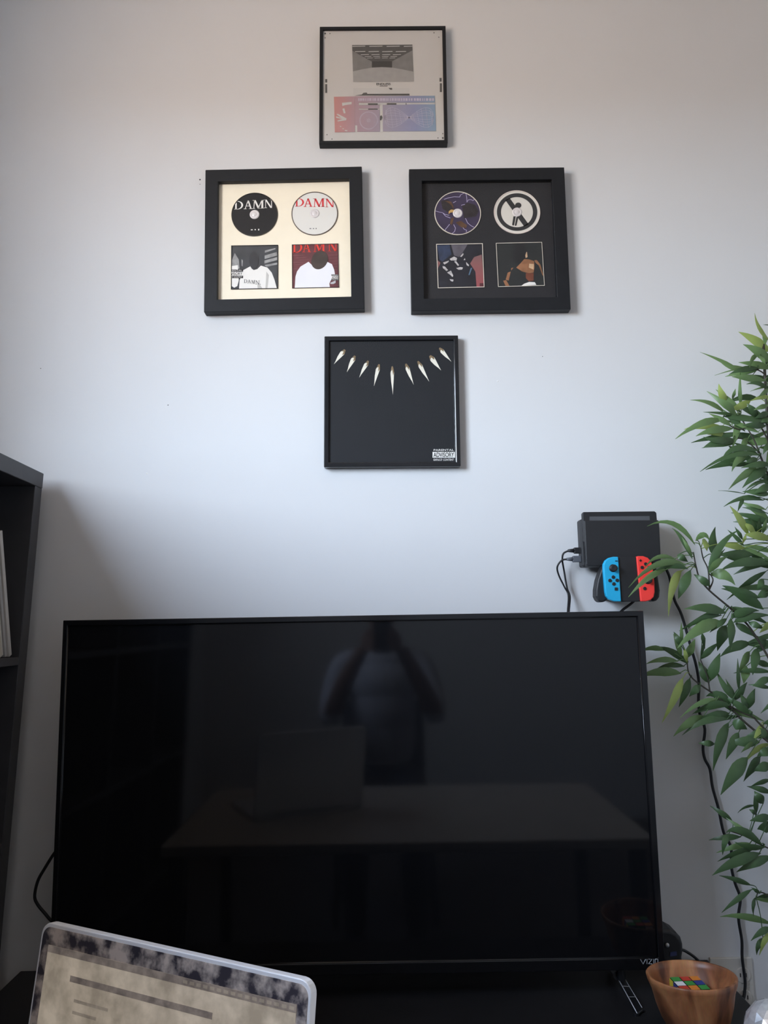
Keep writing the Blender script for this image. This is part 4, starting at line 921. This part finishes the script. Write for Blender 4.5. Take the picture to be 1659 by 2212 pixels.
LB = [((840,610),(300,400),62,'M',(610,230),1.735,1.72),((810,770),(580,420),66,'D',(690,480),1.735,1.75),((805,730),(690,520),45,'M',None,1.735,1.73),((845,565),(1000,560),75,'M',(950,430),1.74,1.73),((950,540),(975,680),105,'L',None,1.735,1.715),
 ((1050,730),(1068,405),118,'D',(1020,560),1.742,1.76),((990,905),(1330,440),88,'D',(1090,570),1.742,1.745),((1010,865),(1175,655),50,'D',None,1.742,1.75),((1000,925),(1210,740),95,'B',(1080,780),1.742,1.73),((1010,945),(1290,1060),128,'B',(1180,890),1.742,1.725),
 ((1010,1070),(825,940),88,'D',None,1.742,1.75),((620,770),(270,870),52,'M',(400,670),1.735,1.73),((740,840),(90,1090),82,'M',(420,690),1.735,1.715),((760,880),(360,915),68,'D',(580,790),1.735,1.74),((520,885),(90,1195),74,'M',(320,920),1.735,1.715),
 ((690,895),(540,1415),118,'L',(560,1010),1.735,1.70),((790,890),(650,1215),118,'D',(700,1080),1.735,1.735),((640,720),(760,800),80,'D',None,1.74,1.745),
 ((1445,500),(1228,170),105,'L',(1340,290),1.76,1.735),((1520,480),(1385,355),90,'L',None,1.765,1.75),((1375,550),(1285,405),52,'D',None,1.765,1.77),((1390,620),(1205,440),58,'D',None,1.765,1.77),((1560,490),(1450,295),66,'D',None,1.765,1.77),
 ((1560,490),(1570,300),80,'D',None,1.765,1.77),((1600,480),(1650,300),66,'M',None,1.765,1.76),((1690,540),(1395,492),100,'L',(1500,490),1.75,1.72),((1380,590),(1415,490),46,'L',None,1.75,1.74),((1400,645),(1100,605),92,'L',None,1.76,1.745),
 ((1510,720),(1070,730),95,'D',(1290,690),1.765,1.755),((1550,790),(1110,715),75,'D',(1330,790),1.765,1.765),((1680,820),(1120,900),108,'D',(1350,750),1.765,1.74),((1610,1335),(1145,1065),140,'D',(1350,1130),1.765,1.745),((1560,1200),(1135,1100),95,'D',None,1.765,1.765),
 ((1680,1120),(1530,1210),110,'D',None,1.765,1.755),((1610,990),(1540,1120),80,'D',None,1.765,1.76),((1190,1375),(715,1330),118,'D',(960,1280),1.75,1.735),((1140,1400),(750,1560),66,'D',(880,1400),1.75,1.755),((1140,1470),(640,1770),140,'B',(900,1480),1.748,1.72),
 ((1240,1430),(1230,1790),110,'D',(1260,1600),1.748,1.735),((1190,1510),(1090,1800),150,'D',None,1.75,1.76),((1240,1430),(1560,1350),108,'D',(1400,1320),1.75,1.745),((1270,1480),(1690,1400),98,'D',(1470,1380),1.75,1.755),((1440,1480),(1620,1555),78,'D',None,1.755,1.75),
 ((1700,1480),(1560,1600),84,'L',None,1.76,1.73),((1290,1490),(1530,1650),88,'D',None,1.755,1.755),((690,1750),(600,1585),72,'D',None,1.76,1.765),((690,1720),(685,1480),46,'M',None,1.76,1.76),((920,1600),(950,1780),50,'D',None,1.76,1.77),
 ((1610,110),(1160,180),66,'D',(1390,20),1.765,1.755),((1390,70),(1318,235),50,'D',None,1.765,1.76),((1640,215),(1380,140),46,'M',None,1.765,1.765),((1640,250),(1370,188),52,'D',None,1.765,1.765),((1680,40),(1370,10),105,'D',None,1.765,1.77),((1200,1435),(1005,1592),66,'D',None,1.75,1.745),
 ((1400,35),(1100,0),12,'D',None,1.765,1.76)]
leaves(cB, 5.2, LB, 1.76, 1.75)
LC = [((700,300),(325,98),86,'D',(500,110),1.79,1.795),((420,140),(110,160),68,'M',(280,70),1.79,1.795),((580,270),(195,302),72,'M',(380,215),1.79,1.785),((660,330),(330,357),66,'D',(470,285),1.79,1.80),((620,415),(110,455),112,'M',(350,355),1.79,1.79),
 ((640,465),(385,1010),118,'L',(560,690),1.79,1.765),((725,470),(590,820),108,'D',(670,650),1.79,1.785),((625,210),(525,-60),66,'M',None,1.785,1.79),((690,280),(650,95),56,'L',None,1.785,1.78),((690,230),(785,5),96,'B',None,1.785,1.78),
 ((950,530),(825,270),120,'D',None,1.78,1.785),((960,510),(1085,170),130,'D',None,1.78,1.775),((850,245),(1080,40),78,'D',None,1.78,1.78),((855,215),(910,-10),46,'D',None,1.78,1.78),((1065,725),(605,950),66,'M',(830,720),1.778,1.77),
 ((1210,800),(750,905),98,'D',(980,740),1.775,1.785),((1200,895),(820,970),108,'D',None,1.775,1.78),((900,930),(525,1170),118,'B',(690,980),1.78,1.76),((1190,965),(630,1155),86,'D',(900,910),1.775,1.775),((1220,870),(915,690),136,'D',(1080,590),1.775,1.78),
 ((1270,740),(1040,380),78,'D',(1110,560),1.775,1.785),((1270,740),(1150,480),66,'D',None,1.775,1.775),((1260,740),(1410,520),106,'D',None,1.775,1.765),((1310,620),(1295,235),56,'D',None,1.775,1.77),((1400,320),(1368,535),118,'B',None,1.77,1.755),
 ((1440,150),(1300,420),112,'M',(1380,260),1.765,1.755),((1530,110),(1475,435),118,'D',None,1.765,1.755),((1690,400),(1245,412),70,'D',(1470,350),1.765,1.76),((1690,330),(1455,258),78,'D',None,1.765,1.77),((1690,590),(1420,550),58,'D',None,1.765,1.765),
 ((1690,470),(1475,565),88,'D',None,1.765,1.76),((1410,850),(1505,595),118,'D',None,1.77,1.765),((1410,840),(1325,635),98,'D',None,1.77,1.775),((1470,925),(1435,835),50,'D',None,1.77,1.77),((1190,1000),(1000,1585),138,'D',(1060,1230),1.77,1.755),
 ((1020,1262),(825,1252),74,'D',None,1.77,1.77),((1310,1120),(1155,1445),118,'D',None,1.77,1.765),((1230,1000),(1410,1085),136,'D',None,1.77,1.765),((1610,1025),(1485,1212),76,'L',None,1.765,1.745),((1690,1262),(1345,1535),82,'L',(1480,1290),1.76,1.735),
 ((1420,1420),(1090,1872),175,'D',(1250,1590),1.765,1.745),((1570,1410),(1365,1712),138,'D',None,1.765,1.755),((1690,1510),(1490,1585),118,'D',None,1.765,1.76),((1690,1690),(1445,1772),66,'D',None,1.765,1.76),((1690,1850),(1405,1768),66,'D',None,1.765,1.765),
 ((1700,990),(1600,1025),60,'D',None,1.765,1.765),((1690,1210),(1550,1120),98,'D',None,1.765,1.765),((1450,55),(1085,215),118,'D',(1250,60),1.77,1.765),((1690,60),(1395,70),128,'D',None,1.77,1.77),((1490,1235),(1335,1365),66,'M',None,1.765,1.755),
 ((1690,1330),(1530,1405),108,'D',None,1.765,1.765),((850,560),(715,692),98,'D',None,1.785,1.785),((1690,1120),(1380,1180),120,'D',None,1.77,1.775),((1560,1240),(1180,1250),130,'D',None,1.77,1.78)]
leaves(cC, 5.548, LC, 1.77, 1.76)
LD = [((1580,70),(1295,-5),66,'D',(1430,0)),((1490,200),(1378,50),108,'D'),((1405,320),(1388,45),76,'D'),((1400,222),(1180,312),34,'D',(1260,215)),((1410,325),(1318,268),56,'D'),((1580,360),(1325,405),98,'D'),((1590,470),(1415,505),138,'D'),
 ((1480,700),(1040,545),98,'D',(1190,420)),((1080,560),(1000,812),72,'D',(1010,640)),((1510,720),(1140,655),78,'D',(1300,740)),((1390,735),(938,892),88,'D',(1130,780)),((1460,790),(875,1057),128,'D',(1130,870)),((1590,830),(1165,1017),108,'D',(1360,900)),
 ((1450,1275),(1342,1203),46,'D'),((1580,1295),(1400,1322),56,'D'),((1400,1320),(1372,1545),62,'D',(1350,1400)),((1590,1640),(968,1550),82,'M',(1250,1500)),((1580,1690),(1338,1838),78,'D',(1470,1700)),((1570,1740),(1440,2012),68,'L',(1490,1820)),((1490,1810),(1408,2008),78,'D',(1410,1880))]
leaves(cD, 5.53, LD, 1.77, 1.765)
# the rest of the crown, beyond the edge of the picture
def prj(p):
    v = CAM_ROT.transposed() @ (p-CAM_POS); return (829.5+FPX*v.x/-v.z, 1106-FPX*v.y/-v.z)
n_out = 0; rest = {k_: MB() for k_ in 'LMD'}
while n_out < 230:
    sp = stems[random.choice((0,0,1,1,1,2))]; q = sp[random.randrange(int(len(sp)*0.36), len(sp))]
    a_ = random.uniform(-1.0, 1.2); l = random.uniform(0.08, 0.14)
    b0 = q + Vector((random.uniform(0.0,0.07), random.uniform(-0.06,0.04), random.uniform(-0.03,0.03)))
    t0 = b0 + Vector((l*math.cos(a_), random.uniform(-0.06,0.03), l*math.sin(a_)*0.8 - 0.03))
    if prj(b0)[0] < 1690 or prj(t0)[0] < 1680 or t0.y > 1.86 or b0.y > 1.86: continue
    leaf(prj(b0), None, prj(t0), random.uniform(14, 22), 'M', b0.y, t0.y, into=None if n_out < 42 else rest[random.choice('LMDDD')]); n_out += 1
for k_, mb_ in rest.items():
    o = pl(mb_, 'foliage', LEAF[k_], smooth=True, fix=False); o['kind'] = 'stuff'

# smaller leaves filling the crown between the larger ones
def prj(p):
    v = CAM_ROT.transposed() @ (p-CAM_POS); return (829.5+FPX*v.x/-v.z, 1106-FPX*v.y/-v.z)
n_in = 0
while n_in < 66:
    sp = random.choice(stems[:1]*4 + stems[3:]); q = sp[random.randrange(int(len(sp)*(0.45 if sp is stems[0] else 0.3)), len(sp))]
    b0 = q + Vector((random.uniform(-0.02,0.01), random.uniform(0.0,0.035), random.uniform(-0.02,0.02)))
    x, y = prj(b0); l = random.uniform(70, 115); a_ = PI + random.uniform(-1.0, 0.75)
    if x < 1560 or y > 1960 or y < 790: continue
    if random.random() < 0.35: a_ = random.uniform(-0.6, 0.9)
    t0 = (x+l*math.cos(a_), y-l*math.sin(a_)*0.8+14)
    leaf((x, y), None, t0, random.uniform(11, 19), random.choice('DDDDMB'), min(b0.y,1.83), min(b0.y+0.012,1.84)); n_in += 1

# ------------------------------------------------------------------ seated person holding the phone (seen only as a faint reflection)
M_skin = mat('skin', rgb(120, 84, 64), 0.5, var=0.05); M_shirt = mat('pale_grey_shirt', rgb(186, 186, 194), 0.85, var=0.05, vscale=15)
M_trs = mat('dark_trousers', rgb(44, 46, 56), 0.85, var=0.08); M_hair = mat('black_hair', rgb(26, 24, 24), 0.7, var=0.2, vscale=60)
per = thing('person', 'seated person in pale grey shirt holding up a phone, mirrored in the television', 'person', (-0.02, -0.36, 0.0))
bd = MB(); PX, PY = -0.02, -0.36
def pt(x, y, z): return Vector((PX+x, PY+y, z))
def limb(pp, rr): bd.tube(smooth_path([pt(*p) for p in pp], 5), [rr[min(int(i/5),len(rr)-1)]*(1-(i%5)/5)+rr[min(int(i/5)+1,len(rr)-1)]*((i%5)/5) for i in range((len(pp)-1)*5+1)], 14)
def ball(c, rx, ry, rz):
    bm_ = bmesh.new(); bmesh.ops.create_uvsphere(bm_, u_segments=20, v_segments=14, radius=1.0)
    bd.add([pt(c[0]+v.co.x*rx, c[1]+v.co.y*ry, c[2]+v.co.z*rz) for v in bm_.verts], [[v.index for v in f.verts] for f in bm_.faces]); bm_.free()
ball((0,0,0.58),0.165,0.125,0.12); ball((0,-0.005,0.78),0.150,0.105,0.20); ball((0,0,0.90),0.155,0.108,0.20); ball((0,0,1.02),0.168,0.108,0.14); ball((0,0.0,1.12),0.14,0.078,0.06)
limb([(0,0.0,1.12),(0,0.01,1.20),(0,0.025,1.28)], [0.065,0.055,0.056])
ball((0,0.03,1.375),0.074,0.092,0.112); ball((0,0.05,1.31),0.055,0.065,0.05)
ball((0,0.125,1.36),0.013,0.02,0.022); ball((0,0.112,1.315),0.024,0.012,0.009)
for sx_ in (-1, 1):
    ball((sx_*0.076,0.02,1.37),0.010,0.020,0.030); ball((sx_*0.03,0.108,1.385),0.016,0.012,0.010)
    limb([(sx_*0.10,0,1.12),(sx_*0.185,0.01,1.10),(sx_*0.235,0.08,0.96),(sx_*0.235,0.16,0.88)], [0.062,0.057,0.048,0.043])
    limb([(sx_*0.235,0.16,0.88),(sx_*0.17,0.24,1.03),(sx_*0.085+0.06*0,0.285,1.185)], [0.046,0.040,0.027])
    ball((sx_*0.070,0.300,1.212),0.018,0.034,0.042)
    for k_, (dz, ln) in enumerate(((1.266,0.070),(1.246,0.076),(1.226,0.072),(1.206,0.060))):
        limb([(sx_*0.072,0.318,dz-0.02),(sx_*0.050,0.346,dz-0.016),(sx_*(0.066-ln*0.55),0.357,dz-0.014)], [0.0082,0.0074,0.0064])
    limb([(sx_*0.074,0.285,1.235),(sx_*0.056,0.305,1.262),(sx_*0.028,0.329,1.272)], [0.011,0.010,0.0085])
    limb([(sx_*0.09,0.02,0.57),(sx_*0.12,0.25,0.565),(sx_*0.12,0.44,0.545)], [0.095,0.08,0.062])
    limb([(sx_*0.12,0.44,0.545),(sx_*0.12,0.45,0.32),(sx_*0.12,0.43,0.09)], [0.062,0.055,0.04])
    limb([(sx_*0.12,0.42,0.05),(sx_*0.12,0.52,0.04),(sx_*0.125,0.60,0.03)], [0.045,0.042,0.03])
body = bd.build('body', None, per, fix=False, off=per.location)
rm = body.modifiers.new('remesh', 'REMESH'); rm.mode = 'VOXEL'; rm.voxel_size = 0.004
sm = body.modifiers.new('smooth', 'SMOOTH'); sm.iterations = 5; sm.factor = 0.5
dg = bpy.context.evaluated_depsgraph_get(); nm_ = bpy.data.meshes.new_from_object(body.evaluated_get(dg))
body.modifiers.clear(); body.data = nm_
for m_ in (M_skin, M_shirt, M_trs, M_hair): nm_.materials.append(m_)
nm_.shade_smooth()
for pg in nm_.polygons:
    c = pg.center; i_ = 0
    if c.z < 0.665: i_ = 2
    elif (c.z < 1.165 or (c.z < 1.22 and abs(c.x) > 0.075 and c.y < 0.15)) and not (c.y > 0.19 and c.z > 0.90): i_ = 1
    elif c.z > 1.28 and c.y < 0.20 and (c.z > 1.43 or (c.y < 0.03 and c.z > 1.32 and abs(c.x) < 0.085)): i_ = 3
    pg.material_index = i_
for sx_ in (-1, 1):
    MB().lathe([(0.0001,0.004),(0.006,0.002),(0.009,-0.003)], 12, Matrix.Translation((sx_*0.03,0.117,1.385)) @ Matrix.Rotation(-PI/2,4,'X')).build('eye', M_black, per, smooth=True)
ph = thing('phone', 'dark phone held up in both hands of the seated person', 'phone', (-0.02, -0.012, 1.17))
MB().box(-0.036,0.036,-0.008,0.0,0.0,0.146).build('phone_body', M_plastic, ph, bevel=0.004)
MB().lathe([(0.007,0),(0.007,0.002),(0.0001,0.002)], 16, Matrix.Translation((0.02,0.0,0.13)) @ Matrix.Rotation(-PI/2,4,'X')).build('lens', M_frameglo, ph)
ch = thing('desk_chair', 'dark desk chair under the seated person', 'chair', (-0.02, -0.40, 0))
MB().box(-0.24,0.24,-0.20,0.24,0.40,0.455).build('seat', M_trs, ch, bevel=0.02)
MB().box(-0.20,0.20,-0.235,-0.19,0.50,0.92).build('backrest', M_trs, ch, bevel=0.02)
for sx_ in (-1, 1):
    MB().tube([(sx_*0.17,-0.205,0.42),(sx_*0.17,-0.225,0.60)], 0.012, 8).build('back_support', M_plastic, ch)
    for yy in (-0.17, 0.20): MB().tube([(sx_*0.20,yy,0.41),(sx_*0.22,yy,0.0)], 0.014, 8).build('leg', M_plastic, ch)
